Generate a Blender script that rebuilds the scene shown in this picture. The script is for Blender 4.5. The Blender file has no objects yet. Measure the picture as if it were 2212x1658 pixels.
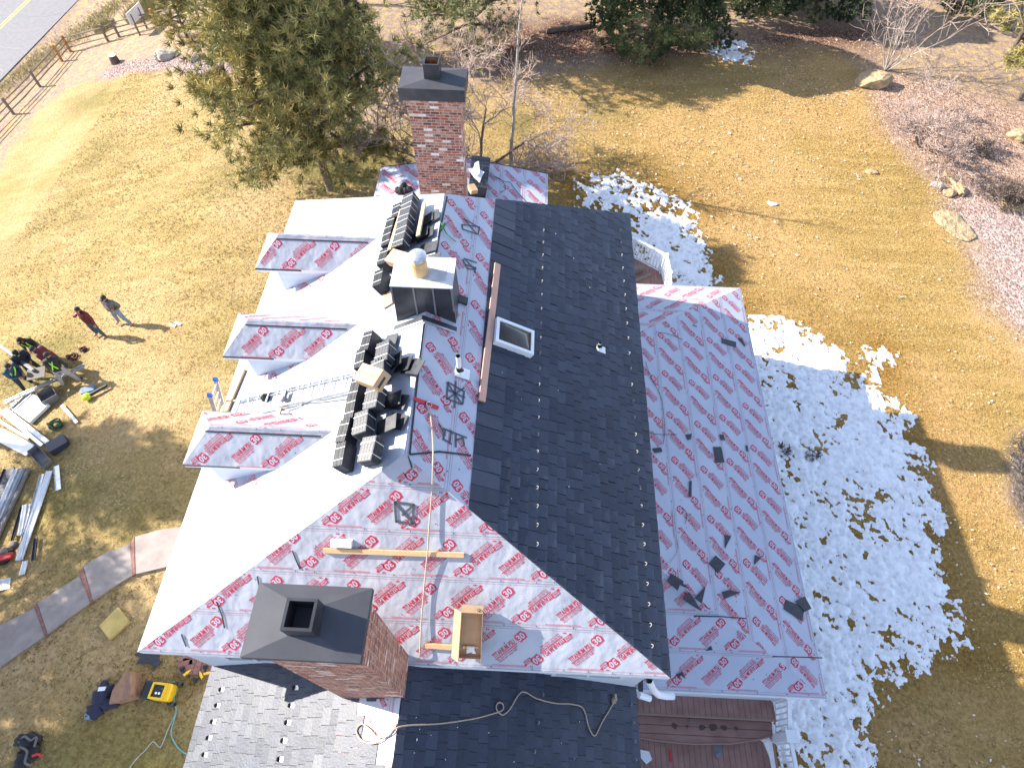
import bpy, bmesh, math, random
import numpy as np
from mathutils import Vector, Matrix
from math import sin, cos, tan, pi, radians, atan2, hypot, sqrt
random.seed(11); rng = np.random.default_rng(5)
sc = bpy.context.scene
C = sc.collection
# ------------------------------------------------------------------ camera, sky, sun, exposure
H0 = 18.2                                   # camera height above the house's ground (m)
PXW, PXH, FPX = 2212., 1658.2, 1322.96      # the photograph's pixel frame and focal length in it
PITCH, ROLL, YAW = 0.99429, 0.021839, -0.025272
_fw = np.array([sin(YAW)*cos(PITCH), cos(YAW)*cos(PITCH), -sin(PITCH)])
_r0 = np.array([cos(YAW), -sin(YAW), 0.]); _u0 = np.cross(_r0, _fw)
_rt = cos(ROLL)*_r0 + sin(ROLL)*_u0; _up = -sin(ROLL)*_r0 + cos(ROLL)*_u0
cam = bpy.data.objects.new('camera', bpy.data.cameras.new('camera')); C.objects.link(cam)
cam.matrix_world = Matrix(((_rt[0], _up[0], -_fw[0], 0), (_rt[1], _up[1], -_fw[1], 0), (_rt[2], _up[2], -_fw[2], H0), (0, 0, 0, 1)))
cam.data.sensor_fit = 'HORIZONTAL'; cam.data.sensor_width = 36; cam.data.lens = 36*FPX/PXW
cam.data.clip_end = 3000; cam.data.clip_start = .1
sc.camera = cam
SUN_EL, SUN_AZ = radians(29.0), radians(13)          # light comes from -x, a little from +y
w = bpy.data.worlds.new("World"); sc.world = w; w.use_nodes = True
nt = w.node_tree; bg = nt.nodes['Background']; sky = nt.nodes.new('ShaderNodeTexSky')
sky.sky_type = 'NISHITA'; sky.sun_disc = False; sky.sun_elevation = SUN_EL
_sd = Vector((-cos(SUN_EL)*cos(SUN_AZ), cos(SUN_EL)*sin(SUN_AZ), sin(SUN_EL)))   # towards the sun
sky.sun_rotation = atan2(_sd.x, _sd.y); sky.altitude = 2000; sky.dust_density = .6
sky.dust_density = 2.2; sky.air_density = .9
hs = nt.nodes.new('ShaderNodeHueSaturation'); hs.inputs['Saturation'].default_value = .8; nt.links.new(sky.outputs[0], hs.inputs['Color'])
nt.links.new(hs.outputs[0], bg.inputs[0]); bg.inputs[1].default_value = .15
sun = bpy.data.objects.new('sun', bpy.data.lights.new('sun', 'SUN')); C.objects.link(sun)
sun.data.energy = 4.4; sun.data.angle = radians(.5); sun.data.color = (1, .93, .82)
sun.rotation_euler = (-_sd).to_track_quat('-Z', 'Y').to_euler(); sun.location = (-30, 10, 40)
sc.view_settings.view_transform = 'Standard'; sc.view_settings.look = 'None'
sc.view_settings.exposure = 1.70; sc.view_settings.gamma = 1

# ------------------------------------------------------------------ helpers
def ray(px, py):
    a = (px-PXW/2)/FPX; b = -(py-PXH/2)/FPX
    return _rt*a + _up*b + _fw
def terr(x, y):
    x = np.asarray(x, float); sp = lambda v: np.logaddexp(0, v*.9)/.9
    return -.27*(sp(-12.5-x)-sp(-34-x))
def gp(px, py, h=0.):
    """where the sight line of a pixel of the photograph meets the ground (plus h)"""
    d = ray(px, py); z = h
    for _ in range(45):
        s = (z-H0)/d[2]; x, y = d[0]*s, d[1]*s
        z = .4*z + .6*(float(terr(x, y))+h)
    return Vector((x, y, z))
def zp(px, py, z):
    d = ray(px, py); s = (z-H0)/d[2]; return Vector((d[0]*s, d[1]*s, z))
def pp(px, py, o, n, lift=0.):
    d = Vector(ray(px, py)); n = Vector(n).normalized(); o = Vector(o)+n*lift
    s = (o-Vector((0, 0, H0))).dot(n)/d.dot(n); return Vector((0, 0, H0))+d*s
def hsh(i, j, s): 
    v = np.sin(i*127.1+j*311.7+s*74.7)*43758.5453; return v-np.floor(v)
def vnoise(x, y, s=0):
    xi = np.floor(x); yi = np.floor(y); fx = x-xi; fy = y-yi
    fx = fx*fx*(3-2*fx); fy = fy*fy*(3-2*fy)
    a = hsh(xi, yi, s); b = hsh(xi+1, yi, s); c = hsh(xi, yi+1, s); d = hsh(xi+1, yi+1, s)
    return (a*(1-fx)+b*fx)*(1-fy)+(c*(1-fx)+d*fx)*fy
def fbm(x, y, s=0, o=4):
    t = 0; a = .5
    for k in range(o): t = t+a*vnoise(x*2**k, y*2**k, s+k*3.1); a *= .5
    return t
def polydist(X, Y, P):
    """signed distance (positive inside) to a polygon"""
    P = np.array([(p[0], p[1]) for p in P]); n = len(P)
    ins = np.zeros(X.shape, bool); D = np.full(X.shape, 1e9)
    for i in range(n):
        ax, ay = P[i]; bx, by = P[(i+1) % n]
        ex, ey = bx-ax, by-ay; L = ex*ex+ey*ey+1e-12
        t = np.clip(((X-ax)*ex+(Y-ay)*ey)/L, 0, 1)
        D = np.minimum(D, np.hypot(X-ax-t*ex, Y-ay-t*ey))
        c = ((ay > Y) != (by > Y)) & (X < (bx-ax)*(Y-ay)/(by-ay+1e-12)+ax)
        ins ^= c
    return np.where(ins, D, -D)

OFF = {}
def empty(name, loc, label=None, cat=None, group=None):
    o = bpy.data.objects.new(name, None); C.objects.link(o); o.location = loc
    o.empty_display_size = .1; OFF[o] = Vector(loc)
    if label: tag(o, label, cat, group)
    return o
def tag(o, label=None, cat=None, group=None, kind=None):
    if label: o['label'] = label
    if cat: o['category'] = cat
    if group: o['group'] = group
    if kind: o['kind'] = kind
    return o
class MB:
    def __init__(s): s.v = []; s.f = []; s.m = []; s.col = []
    def add(s, vs, fs, m=0):
        b = len(s.v); s.v += [tuple(v) for v in vs]; s.f += [tuple(b+i for i in f) for f in fs]; s.m += [m]*len(fs)
    def box(s, a, b, m=0):
        (x0, y0, z0), (x1, y1, z1) = a, b
        s.add([(x0,y0,z0),(x1,y0,z0),(x1,y1,z0),(x0,y1,z0),(x0,y0,z1),(x1,y0,z1),(x1,y1,z1),(x0,y1,z1)],
              [(0,3,2,1),(4,5,6,7),(0,1,5,4),(1,2,6,5),(2,3,7,6),(3,0,4,7)], m)
    def obox(s, c, ax, ay, az, m=0):
        """box with centre c and half-axis vectors"""
        c, ax, ay, az = map(Vector, (c, ax, ay, az))
        V = [c+ax*i+ay*j+az*k for k in (-1, 1) for (i, j) in ((-1,-1),(1,-1),(1,1),(-1,1))]
        s.add(V, [(0,3,2,1),(4,5,6,7),(0,1,5,4),(1,2,6,5),(2,3,7,6),(3,0,4,7)], m)
    def bar(s, a, b, w, h, up=(0, 0, 1), m=0):
        a, b = Vector(a), Vector(b); d = (b-a); u = Vector(up)
        side = d.cross(u).normalized()*(w/2); n = side.cross(d).normalized()*(h/2)
        s.obox((a+b)/2, d/2, side, n, m)
    def prism(s, poly, ext, m=0):
        """solid from a 3-D polygon and an extrusion vector"""
        n = len(poly); e = Vector(ext); P = [Vector(p) for p in poly]
        s.add(P+[p+e for p in P], [tuple(range(n))[::-1], tuple(range(n, 2*n))]+[(i, (i+1) % n, n+(i+1) % n, n+i) for i in range(n)], m)
    def tube(s, pts, r, n=6, m=0, cap=True):
        P = [Vector(p) for p in pts]; k = len(P); R = r if hasattr(r, '__len__') else [r]*k
        vs = []; fs = []; prev = None
        for i, p in enumerate(P):
            d = (P[min(i+1, k-1)]-P[max(i-1, 0)])
            d = d.normalized() if d.length > 1e-9 else Vector((0, 0, 1))
            if prev is None: a = d.orthogonal().normalized()
            else:
                a = prev-d*prev.dot(d); a = a.normalized() if a.length > 1e-6 else d.orthogonal().normalized()
            prev = a; b = d.cross(a)
            for q in range(n): vs.append(p+(a*cos(2*pi*q/n)+b*sin(2*pi*q/n))*R[i])
        for i in range(k-1):
            for q in range(n): fs.append((i*n+q, i*n+(q+1) % n, (i+1)*n+(q+1) % n, (i+1)*n+q))
        if cap: fs += [tuple(range(n))[::-1], tuple(range((k-1)*n, k*n))]
        s.add(vs, fs, m)
    def lathe(s, c, prof, n=20, m=0, ax=(0, 0, 1)):
        ax = Vector(ax).normalized(); a = ax.orthogonal().normalized(); b = ax.cross(a); c = Vector(c)
        vs = [c+ax*z+(a*cos(2*pi*q/n)+b*sin(2*pi*q/n))*r for r, z in prof for q in range(n)]
        fs = [(i*n+q, i*n+(q+1) % n, (i+1)*n+(q+1) % n, (i+1)*n+q) for i in range(len(prof)-1) for q in range(n)]
        s.add(vs, fs, m)
    def build(s, name, mats, parent=None, smooth=False, loc=None):
        off = Vector(loc) if loc is not None else (OFF[parent] if parent in OFF else Vector((0, 0, 0)))
        V = np.array([tuple(v) for v in s.v], dtype=np.float64).reshape(-1, 3)-np.array(off)
        me = bpy.data.meshes.new(name); me.from_pydata(V.tolist(), [], s.f)
        if not isinstance(mats, (list, tuple)): mats = [mats]
        for m in mats: me.materials.append(m)
        if len(mats) > 1: me.polygons.foreach_set('material_index', np.array(s.m, dtype=np.int32))
        if smooth: me.polygons.foreach_set('use_smooth', np.ones(len(me.polygons), bool))
        me.update()
        o = bpy.data.objects.new(name, me); C.objects.link(o); OFF[o] = off
        if parent is not None: o.parent = parent
        elif loc is not None: o.location = off
        return o
def rawmesh(name, V, F, mat, parent=None, col=None, smooth=False):
    """large mesh from numpy arrays (triangles or quads), optional per-face colour value"""
    V = np.asarray(V, np.float64); F = np.asarray(F, np.int32); off = OFF[parent] if parent in OFF else Vector((0, 0, 0))
    V = V-np.array(off); k = F.shape[1]
    me = bpy.data.meshes.new(name); me.vertices.add(len(V)); me.vertices.foreach_set('co', V.astype(np.float32).ravel())
    me.loops.add(F.size); me.loops.foreach_set('vertex_index', F.ravel())
    me.polygons.add(len(F)); me.polygons.foreach_set('loop_start', np.arange(0, F.size, k, dtype=np.int32))
    me.polygons.foreach_set('loop_total', np.full(len(F), k, dtype=np.int32))
    me.materials.append(mat)
    if smooth: me.polygons.foreach_set('use_smooth', np.ones(len(F), bool))
    if col is not None:
        at = me.attributes.new('rnd', 'FLOAT', 'FACE'); at.data.foreach_set('value', np.asarray(col, np.float32))
    me.update(calc_edges=True); me.validate()
    o = bpy.data.objects.new(name, me); C.objects.link(o); OFF[o] = off
    if parent is not None: o.parent = parent
    return o
def kids(o): return [c for c in bpy.data.objects if c.parent == o]
def copytree(o, parent=None):
    ch = [(c, [g for g in c.children]) for c in o.children]
    r = o.copy(); C.objects.link(r); r.parent = parent
    for c, gs in ch:
        d = c.copy(); C.objects.link(d); d.parent = r
        for g in gs:
            e = g.copy(); C.objects.link(e); e.parent = d
    return r
def frame_mat(o, x, y, z):
    x, y, z = Vector(x), Vector(y), Vector(z); return Matrix(((x.x, y.x, z.x, o[0]), (x.y, y.y, z.y, o[1]), (x.z, y.z, z.z, o[2]), (0, 0, 0, 1)))

# ------------------------------------------------------------------ materials
def mat(name, c1, c2=None, scale=6., rough=.6, bump=0., bscale=None, metal=0., spec=.5, attr=False, detail=4., c3=None, stretch=None, dist=.02, coord='Object', lo=.35, hi=.65, trans=0.):
    m = bpy.data.materials.new(name); m.use_nodes = True; N = m.node_tree.nodes; L = m.node_tree.links; b = N['Principled BSDF']
    b.inputs['Roughness'].default_value = rough; b.inputs['Metallic'].default_value = metal; b.inputs['Specular IOR Level'].default_value = spec
    b.inputs['Base Color'].default_value = (*c1, 1)
    tc = N.new('ShaderNodeTexCoord'); src = tc.outputs[coord]
    if stretch:
        mp = N.new('ShaderNodeMapping'); mp.inputs['Scale'].default_value = stretch; L.new(src, mp.inputs[0]); src = mp.outputs[0]
    if c2 is not None:
        rp = N.new('ShaderNodeValToRGB'); rp.color_ramp.elements[0].color = (*c1, 1); rp.color_ramp.elements[1].color = (*c2, 1)
        rp.color_ramp.elements[0].position = lo; rp.color_ramp.elements[1].position = hi
        if c3 is not None:
            e = rp.color_ramp.elements.new((lo+hi)/2); e.color = (*c3, 1)
        if attr:
            a = N.new('ShaderNodeAttribute'); a.attribute_name = 'rnd'; L.new(a.outputs['Fac'], rp.inputs[0])
            if attr == 'mix':
                nz = N.new('ShaderNodeTexNoise'); nz.inputs['Scale'].default_value = scale; nz.inputs['Detail'].default_value = detail; L.new(src, nz.inputs[0])
                mx = N.new('ShaderNodeMath'); mx.operation = 'MULTIPLY_ADD'; L.new(nz.outputs[0], mx.inputs[0]); mx.inputs[1].default_value = .5
                ad = N.new('ShaderNodeMath'); ad.operation = 'MULTIPLY_ADD'; L.new(a.outputs['Fac'], ad.inputs[0]); ad.inputs[1].default_value = .6; ad.inputs[2].default_value = -.05
                L.new(ad.outputs[0], mx.inputs[2]); L.new(mx.outputs[0], rp.inputs[0])
        else:
            nz = N.new('ShaderNodeTexNoise'); nz.inputs['Scale'].default_value = scale; nz.inputs['Detail'].default_value = detail
            L.new(src, nz.inputs[0]); L.new(nz.outputs[0], rp.inputs[0])
        L.new(rp.outputs[0], b.inputs['Base Color'])
    if bump:
        n2 = N.new('ShaderNodeTexNoise'); n2.inputs['Scale'].default_value = bscale or scale; n2.inputs['Detail'].default_value = detail
        L.new(src, n2.inputs[0]); bp = N.new('ShaderNodeBump'); bp.inputs['Strength'].default_value = bump; bp.inputs['Distance'].default_value = dist
        L.new(n2.outputs[0], bp.inputs['Height']); L.new(bp.outputs[0], b.inputs['Normal'])
    if trans: b.inputs['Transmission Weight'].default_value = trans
    return m
M = {}
def warm_right(m, factor=(1.12, 1.02, .88)):
    """the lawn on the right-hand side of the house is a more golden grass"""
    N = m.node_tree.nodes; L = m.node_tree.links; b = N['Principled BSDF']; src = b.inputs['Base Color'].links[0].from_socket
    tc = N.new('ShaderNodeTexCoord'); sp = N.new('ShaderNodeSeparateXYZ'); L.new(tc.outputs['Object'], sp.inputs[0])
    mr = N.new('ShaderNodeMapRange'); mr.inputs['From Min'].default_value = -4; mr.inputs['From Max'].default_value = 6; L.new(sp.outputs[0], mr.inputs[0])
    mx = N.new('ShaderNodeMix'); mx.data_type = 'RGBA'; mx.blend_type = 'MULTIPLY'; L.new(mr.outputs[0], mx.inputs[0]); L.new(src, mx.inputs[6]); mx.inputs[7].default_value = (*factor, 1); L.new(mx.outputs[2], b.inputs['Base Color'])
M['white'] = mat('white_paint', (.74, .75, .77), (.66, .68, .71), 3, .5)
M['siding'] = mat('white_siding', (.62, .66, .72), (.55, .60, .67), 2, .55, bump=.1, bscale=30, stretch=(.3, .3, 12))
M['alu'] = mat('aluminium', (.62, .63, .65), (.5, .51, .54), 8, .35, metal=.7)
M['slate'] = mat('synthetic_slate', (.020, .026, .045), (.040, .048, .074), 7, .48, bump=.5, bscale=22, attr='mix', lo=.2, hi=.8, dist=.008, spec=.36)
M['slatebox'] = mat('slate_tile', (.015, .016, .022), (.034, .036, .043), 12, .42, bump=.15, bscale=60, dist=.004)
M['under'] = mat('underlayment', (.345, .37, .445), (.385, .41, .485), 1.2, .42, spec=.9, bump=.12, bscale=3, dist=.02)
M['wrink'] = mat('wrinkled_underlayment', (.335, .345, .39), (.38, .39, .435), 1.6, .4, bump=1.0, bscale=2.6, dist=.05, detail=2.5, stretch=(1.0, .6, 1))
M['red'] = mat('red_print', (.46, .014, .036), (.50, .022, .05), 8, .36)
M['lightred'] = mat('pink_print', (.45, .15, .19), (.48, .2, .24), 8, .36)
M['blackline'] = mat('plain_black', (.015, .016, .022), None, rough=.5)
M['cap_metal'] = mat('dark_bronze_metal', (.055, .056, .066), (.066, .067, .078), 3, .6, spec=.15)
M['cap_dark'] = mat('charcoal_metal', (.018, .019, .024), (.035, .035, .04), 4, .35)
M['cap_top'] = mat('galvanised_sheet', (.55, .54, .52), (.36, .35, .35), 4, .5)
M['bore_black'] = mat('bore_black', (.004, .004, .004), None, rough=.9)  # near-black: soot in the flues, a plain black bore in the vent pipes
M['rust'] = mat('rusty_metal', (.25, .08, .02), (.4, .17, .05), 14, .7)
M['tan'] = mat('tan_painted_pipe', (.55, .36, .17), (.45, .28, .12), 6, .5)
M['wood'] = mat('pine_lumber', (.62, .42, .22), (.52, .33, .16), 4, .6, stretch=(1, 10, 10))
M['pinkwood'] = mat('pinkish_lumber', (.55, .32, .24), (.48, .27, .2), 4, .6, stretch=(10, 1, 10))
M['card'] = mat('cardboard', (.42, .26, .14), (.47, .31, .18), 5, .75)
M['rope'] = mat('rope', (.45, .36, .27), (.32, .25, .18), 60, .8)
M['strapred'] = mat('red_webbing', (.5, .02, .03), None, rough=.6)
M['glass'] = mat('skylight_glass', (.03, .028, .026), (.07, .055, .045), 2, .08)
M['deck'] = mat('deck_boards', (.22, .115, .092), (.29, .16, .13), 3, .65, bump=.1, bscale=20)
M['concrete'] = mat('concrete', (.245, .205, .185), (.31, .265, .24), 3, .85, bump=.2, bscale=40, dist=.01)
M['brickband'] = mat('brick_band', (.17, .07, .055), (.26, .13, .11), 14, .85)
M['asphalt'] = mat('asphalt', (.175, .17, .175), (.21, .20, .205), 4, .85, bump=.2, bscale=80, dist=.01)
M['yellowline'] = mat('yellow_road_paint', (.6, .42, .08), (.5, .38, .12), 6, .7)
M['bark'] = mat('bark', (.085, .062, .05), (.16, .12, .095), 9, .9, bump=.6, bscale=14, dist=.03)
M['twig'] = mat('twig', (.25, .18, .155), (.38, .29, .25), 5, .85)
M['aspenbark'] = mat('pale_bark', (.42, .37, .31), (.25, .21, .18), 6, .8)
M['greywood'] = mat('weathered_wood', (.16, .125, .10), (.24, .19, .16), 6, .85, stretch=(3, 3, 20))
M['orangewood'] = mat('new_wood_post', (.50, .22, .06), (.42, .18, .05), 6, .8)
M['rock'] = mat('tan_rock', (.27, .19, .10), (.42, .31, .18), 5, .9, bump=1., bscale=6, dist=.12, detail=8)
M['greyrock'] = mat('grey_rock', (.33, .29, .24), (.46, .42, .36), 5, .9, bump=.7, bscale=9, dist=.05)
M['redrock'] = mat('red_sandstone', (.22, .12, .075), (.30, .17, .11), 5, .9, bump=.6, bscale=9, dist=.04)
M['needle'] = mat('pine_needles', (.07, .07, .022), (.60, .46, .16), 1, .7, attr=True, lo=0, hi=1, c3=(.27, .25, .085), spec=.25)
M['needle2'] = mat('green_pine_needles', (.06, .075, .035), (.45, .42, .2), 1, .7, attr=True, lo=0, hi=1, c3=(.21, .22, .09), spec=.25)
M['spruce'] = mat('blue_spruce_needles', (.03, .046, .042), (.13, .155, .125), 1, .75, attr=True, lo=0, hi=1, spec=.2)
M['juniper'] = mat('juniper_leaves', (.03, .046, .022), (.32, .32, .13), 1, .75, attr=True, lo=0, hi=1, c3=(.11, .135, .055), spec=.2)
M['skin'] = mat('skin', (.36, .19, .12), None, rough=.55)
M['black'] = mat('black_cloth', (.012, .012, .014), (.02, .02, .022), 12, .8)
M['maroon'] = mat('maroon_cloth', (.09, .012, .018), (.13, .018, .026), 8, .8)
M['greycloth'] = mat('grey_cloth', (.10, .09, .095), (.14, .125, .13), 8, .8)
M['navy'] = mat('navy_cloth', (.012, .014, .035), (.02, .022, .05), 8, .8)
M['bluecloth'] = mat('blue_cloth', (.012, .045, .085), (.02, .06, .11), 8, .8)
M['denim'] = mat('denim', (.035, .06, .10), (.05, .08, .13), 8, .8)
M['lightdenim'] = mat('light_denim', (.13, .19, .27), (.2, .27, .35), 8, .8)
M['greypants'] = mat('grey_trousers', (.27, .26, .27), (.33, .32, .33), 8, .8)
M['hivis'] = mat('hi_vis_webbing', (.35, .75, .06), None, rough=.6)
M['lime'] = mat('lime_plastic', (.5, .62, .02), None, rough=.4)
M['shoe'] = mat('tan_boot', (.35, .26, .17), None, rough=.7)
M['blackplastic'] = mat('black_plastic', (.012, .012, .013), None, rough=.35)
M['yellow'] = mat('yellow_paint', (.68, .42, .01), None, rough=.35)
M['hose'] = mat('teal_hose', (.10, .32, .30), None, rough=.5)
M['greyhose'] = mat('grey_hose', (.30, .31, .28), None, rough=.6)
M['green'] = mat('green_webbing', (.04, .16, .05), None, rough=.7)
M['bluetip'] = mat('blue_plastic', (.02, .12, .5), None, rough=.4)
M['greymetal'] = mat('grey_coated_metal', (.13, .13, .14), (.17, .17, .18), 3, .4)
M['darksheet'] = mat('dark_coated_metal', (.025, .028, .045), (.035, .038, .055), 3, .35)
M['cap_nail'] = mat('blue_cap_nail', (.05, .08, .18), None, rough=.5)
M['foam'] = mat('yellow_foam_board', (.52, .38, .12), (.43, .31, .10), 5, .8)
def brick_mat(name, axis):
    m = bpy.data.materials.new(name); m.use_nodes = True; N = m.node_tree.nodes; L = m.node_tree.links; b = N['Principled BSDF']
    b.inputs['Roughness'].default_value = .85
    tc = N.new('ShaderNodeTexCoord'); sp = N.new('ShaderNodeSeparateXYZ'); L.new(tc.outputs['Object'], sp.inputs[0])
    cb = N.new('ShaderNodeCombineXYZ'); L.new(sp.outputs[axis], cb.inputs[0]); L.new(sp.outputs[2], cb.inputs[1])
    br = N.new('ShaderNodeTexBrick'); L.new(cb.outputs[0], br.inputs[0]); br.inputs['Scale'].default_value = 1
    br.inputs['Brick Width'].default_value = .215; br.inputs['Row Height'].default_value = .078; br.inputs['Mortar Size'].default_value = .009
    br.inputs['Color1'].default_value = (0, 0, 0, 1); br.inputs['Color2'].default_value = (1, 1, 1, 1); br.inputs['Mortar'].default_value = (.5, .5, .5, 1); br.inputs['Bias'].default_value = 0
    rp = N.new('ShaderNodeValToRGB'); E = rp.color_ramp; E.elements[0].color = (.10, .028, .022, 1); E.elements[1].color = (.68, .6, .55, 1)
    E.elements[0].position = .05; E.elements[1].position = .97
    for p, c in ((.3, (.24, .065, .04)), (.6, (.30, .095, .055)), (.91, (.36, .15, .09)), (.94, (.58, .46, .40))): e = E.elements.new(p); e.color = (*c, 1)
    L.new(br.outputs['Color'], rp.inputs[0])
    nz = N.new('ShaderNodeTexNoise'); nz.inputs['Scale'].default_value = 9; nz.inputs['Detail'].default_value = 6; L.new(tc.outputs['Object'], nz.inputs[0])
    r2 = N.new('ShaderNodeValToRGB'); r2.color_ramp.elements[0].position = .52; r2.color_ramp.elements[1].position = .75; L.new(nz.outputs[0], r2.inputs[0])
    mw = N.new('ShaderNodeMix'); mw.data_type = 'RGBA'; L.new(r2.outputs[0], mw.inputs[0]); L.new(rp.outputs[0], mw.inputs[6]); mw.inputs[7].default_value = (.5, .36, .3, 1)
    mm = N.new('ShaderNodeMix'); mm.data_type = 'RGBA'; L.new(br.outputs['Fac'], mm.inputs[0]); L.new(mw.outputs[2], mm.inputs[6]); mm.inputs[7].default_value = (.42, .31, .24, 1)
    L.new(mm.outputs[2], b.inputs['Base Color'])
    bp = N.new('ShaderNodeBump'); bp.inputs['Strength'].default_value = .8; bp.inputs['Distance'].default_value = .012; bp.invert = True
    L.new(br.outputs['Fac'], bp.inputs['Height']); L.new(bp.outputs[0], b.inputs['Normal'])
    return m
M['brick_x'] = brick_mat('brick_front', 0); M['brick_y'] = brick_mat('brick_side', 1)
# ------------------------------------------------------------------ ground, road, path, snow, grass
def G(pts, h=0.): return [gp(x, y, h) for x, y in pts]
road_edge = G([(215, -45), (170, 0), (127, 43), (63, 103), (0, 177), (-60, 250)])
LAWN_L = G([(-60, 470), (0, 365), (60, 272), (125, 205), (190, 172), (290, 157), (400, 152), (520, 175), (640, 260), (760, 330), (830, 300), (900, 240), (1010, 190), (1180, 165), (1300, 140), (1420, 130), (1560, 112), (1700, 95), (1800, 110), (1860, 150),
            (1885, 205), (1915, 285), (1965, 345), (2030, 405), (2075, 470), (2110, 560), (2150, 640), (2190, 690), (2300, 790), (2300, 900), (2190, 940), (2172, 1010), (2180, 1090), (2215, 1150), (2300, 1250), (2500, 2200), (-600, 2200), (-400, 900)])
GRAVEL = G([(200, 175), (225, 150), (270, 132), (340, 122), (420, 120), (520, 140), (500, 170), (400, 158), (290, 150), (240, 170)])
LEAF = G([(960, 95), (1100, 40), (1300, 50), (1560, 70), (1750, 60), (1900, 60), (1890, 110), (1760, 95), (1560, 115), (1420, 135), (1300, 140), (1120, 150), (1000, 130)])
MULCH_A = G([(1870, 190), (1900, 150), (2060, 180), (2240, 240), (2500, 420), (2500, 850), (2190, 690), (2150, 640), (2110, 560), (2075, 470), (2030, 405), (1965, 345), (1915, 285)])
MULCH_W = G([(2060, 460), (2110, 420), (2240, 430), (2400, 560), (2400, 900), (2190, 700), (2150, 640), (2110, 560)])
MULCH_B = G([(2195, 940), (2180, 1010), (2188, 1080), (2230, 1150), (2400, 1200), (2400, 900)])
SNOW1 = G([(1240, 400), (1330, 385), (1400, 415), (1470, 447), (1500, 500), (1525, 560), (1545, 612), (1420, 640), (1290, 640)])
SNOW2 = G([(1590, 660), (1650, 690), (1740, 725), (1800, 760), (1850, 830), (1880, 765), (1915, 770), (1895, 810), (1900, 850), (1935, 880), (1950, 905), (1925, 935), (1980, 980), (2000, 1060), (2010, 1150), (2022, 1250), (2055, 1330), (2075, 1390), (2000, 1388), (1965, 1420), (1900, 1445), (1865, 1500), (1840, 1560), (1855, 1610), (1875, 1665), (1880, 1800), (1600, 1800), (1500, 1500), (1450, 900)])
SNOW3 = G([(1548, 110), (1575, 90), (1600, 100), (1615, 118), (1590, 128), (1565, 128)])
xs = np.concatenate([[-600, -300, -150, -90, -60, -45], np.arange(-36, 36.01, .3), [45, 60, 90, 150, 300, 600]])
ys = np.concatenate([[-300, -100, -40, -15], np.arange(-6, 54.01, .3), [65, 80, 110, 200, 400, 900]])
X, Y = np.meshgrid(xs, ys); Zg = terr(X, Y)
n1 = fbm(X*.6, Y*.6, 1); n2 = fbm(X*2.2, Y*2.2, 7)
def soft(d, w): return np.clip(d/w+.5, 0, 1)
wob = (n1-.47)*1.6+(n2-.47)*.7
d_lawn = polydist(X, Y, LAWN_L); a_dirt = 1-soft(d_lawn+wob*.8, .9)
a_mulch = np.maximum(soft(polydist(X, Y, MULCH_A)+wob*1.2, 1.6), 0)
a_white = soft(polydist(X, Y, MULCH_W)+wob*1.4, 2.4); a_dark = soft(polydist(X, Y, MULCH_B)+wob*.4, .4)
a_leaf = soft(polydist(X, Y, LEAF)+wob*2, 2.5); a_grav = soft(polydist(X, Y, GRAVEL)+wob*.7, .7)
d_snow = np.maximum(polydist(X, Y, SNOW1), polydist(X, Y, SNOW2))
a_wet = np.clip(np.exp(-np.maximum(-d_snow, 0)/1.6), 0, 1)*np.clip(.5+1.6*(n1-.35), 0, 1.2)
a_green = np.clip((fbm(X*.22+3, Y*.3, 11)-.50)*2.6, 0, 1)*(X < 0) + np.clip((fbm(X*.25, Y*.25, 19)-.54)*1.2, 0, 1)*(X >= 0)
def grid_faces(nx, ny):
    i = np.arange(nx-1)[None, :]+np.arange(ny-1)[:, None]*nx
    return np.stack([i, i+1, i+nx+1, i+nx], -1).reshape(-1, 4)
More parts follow.
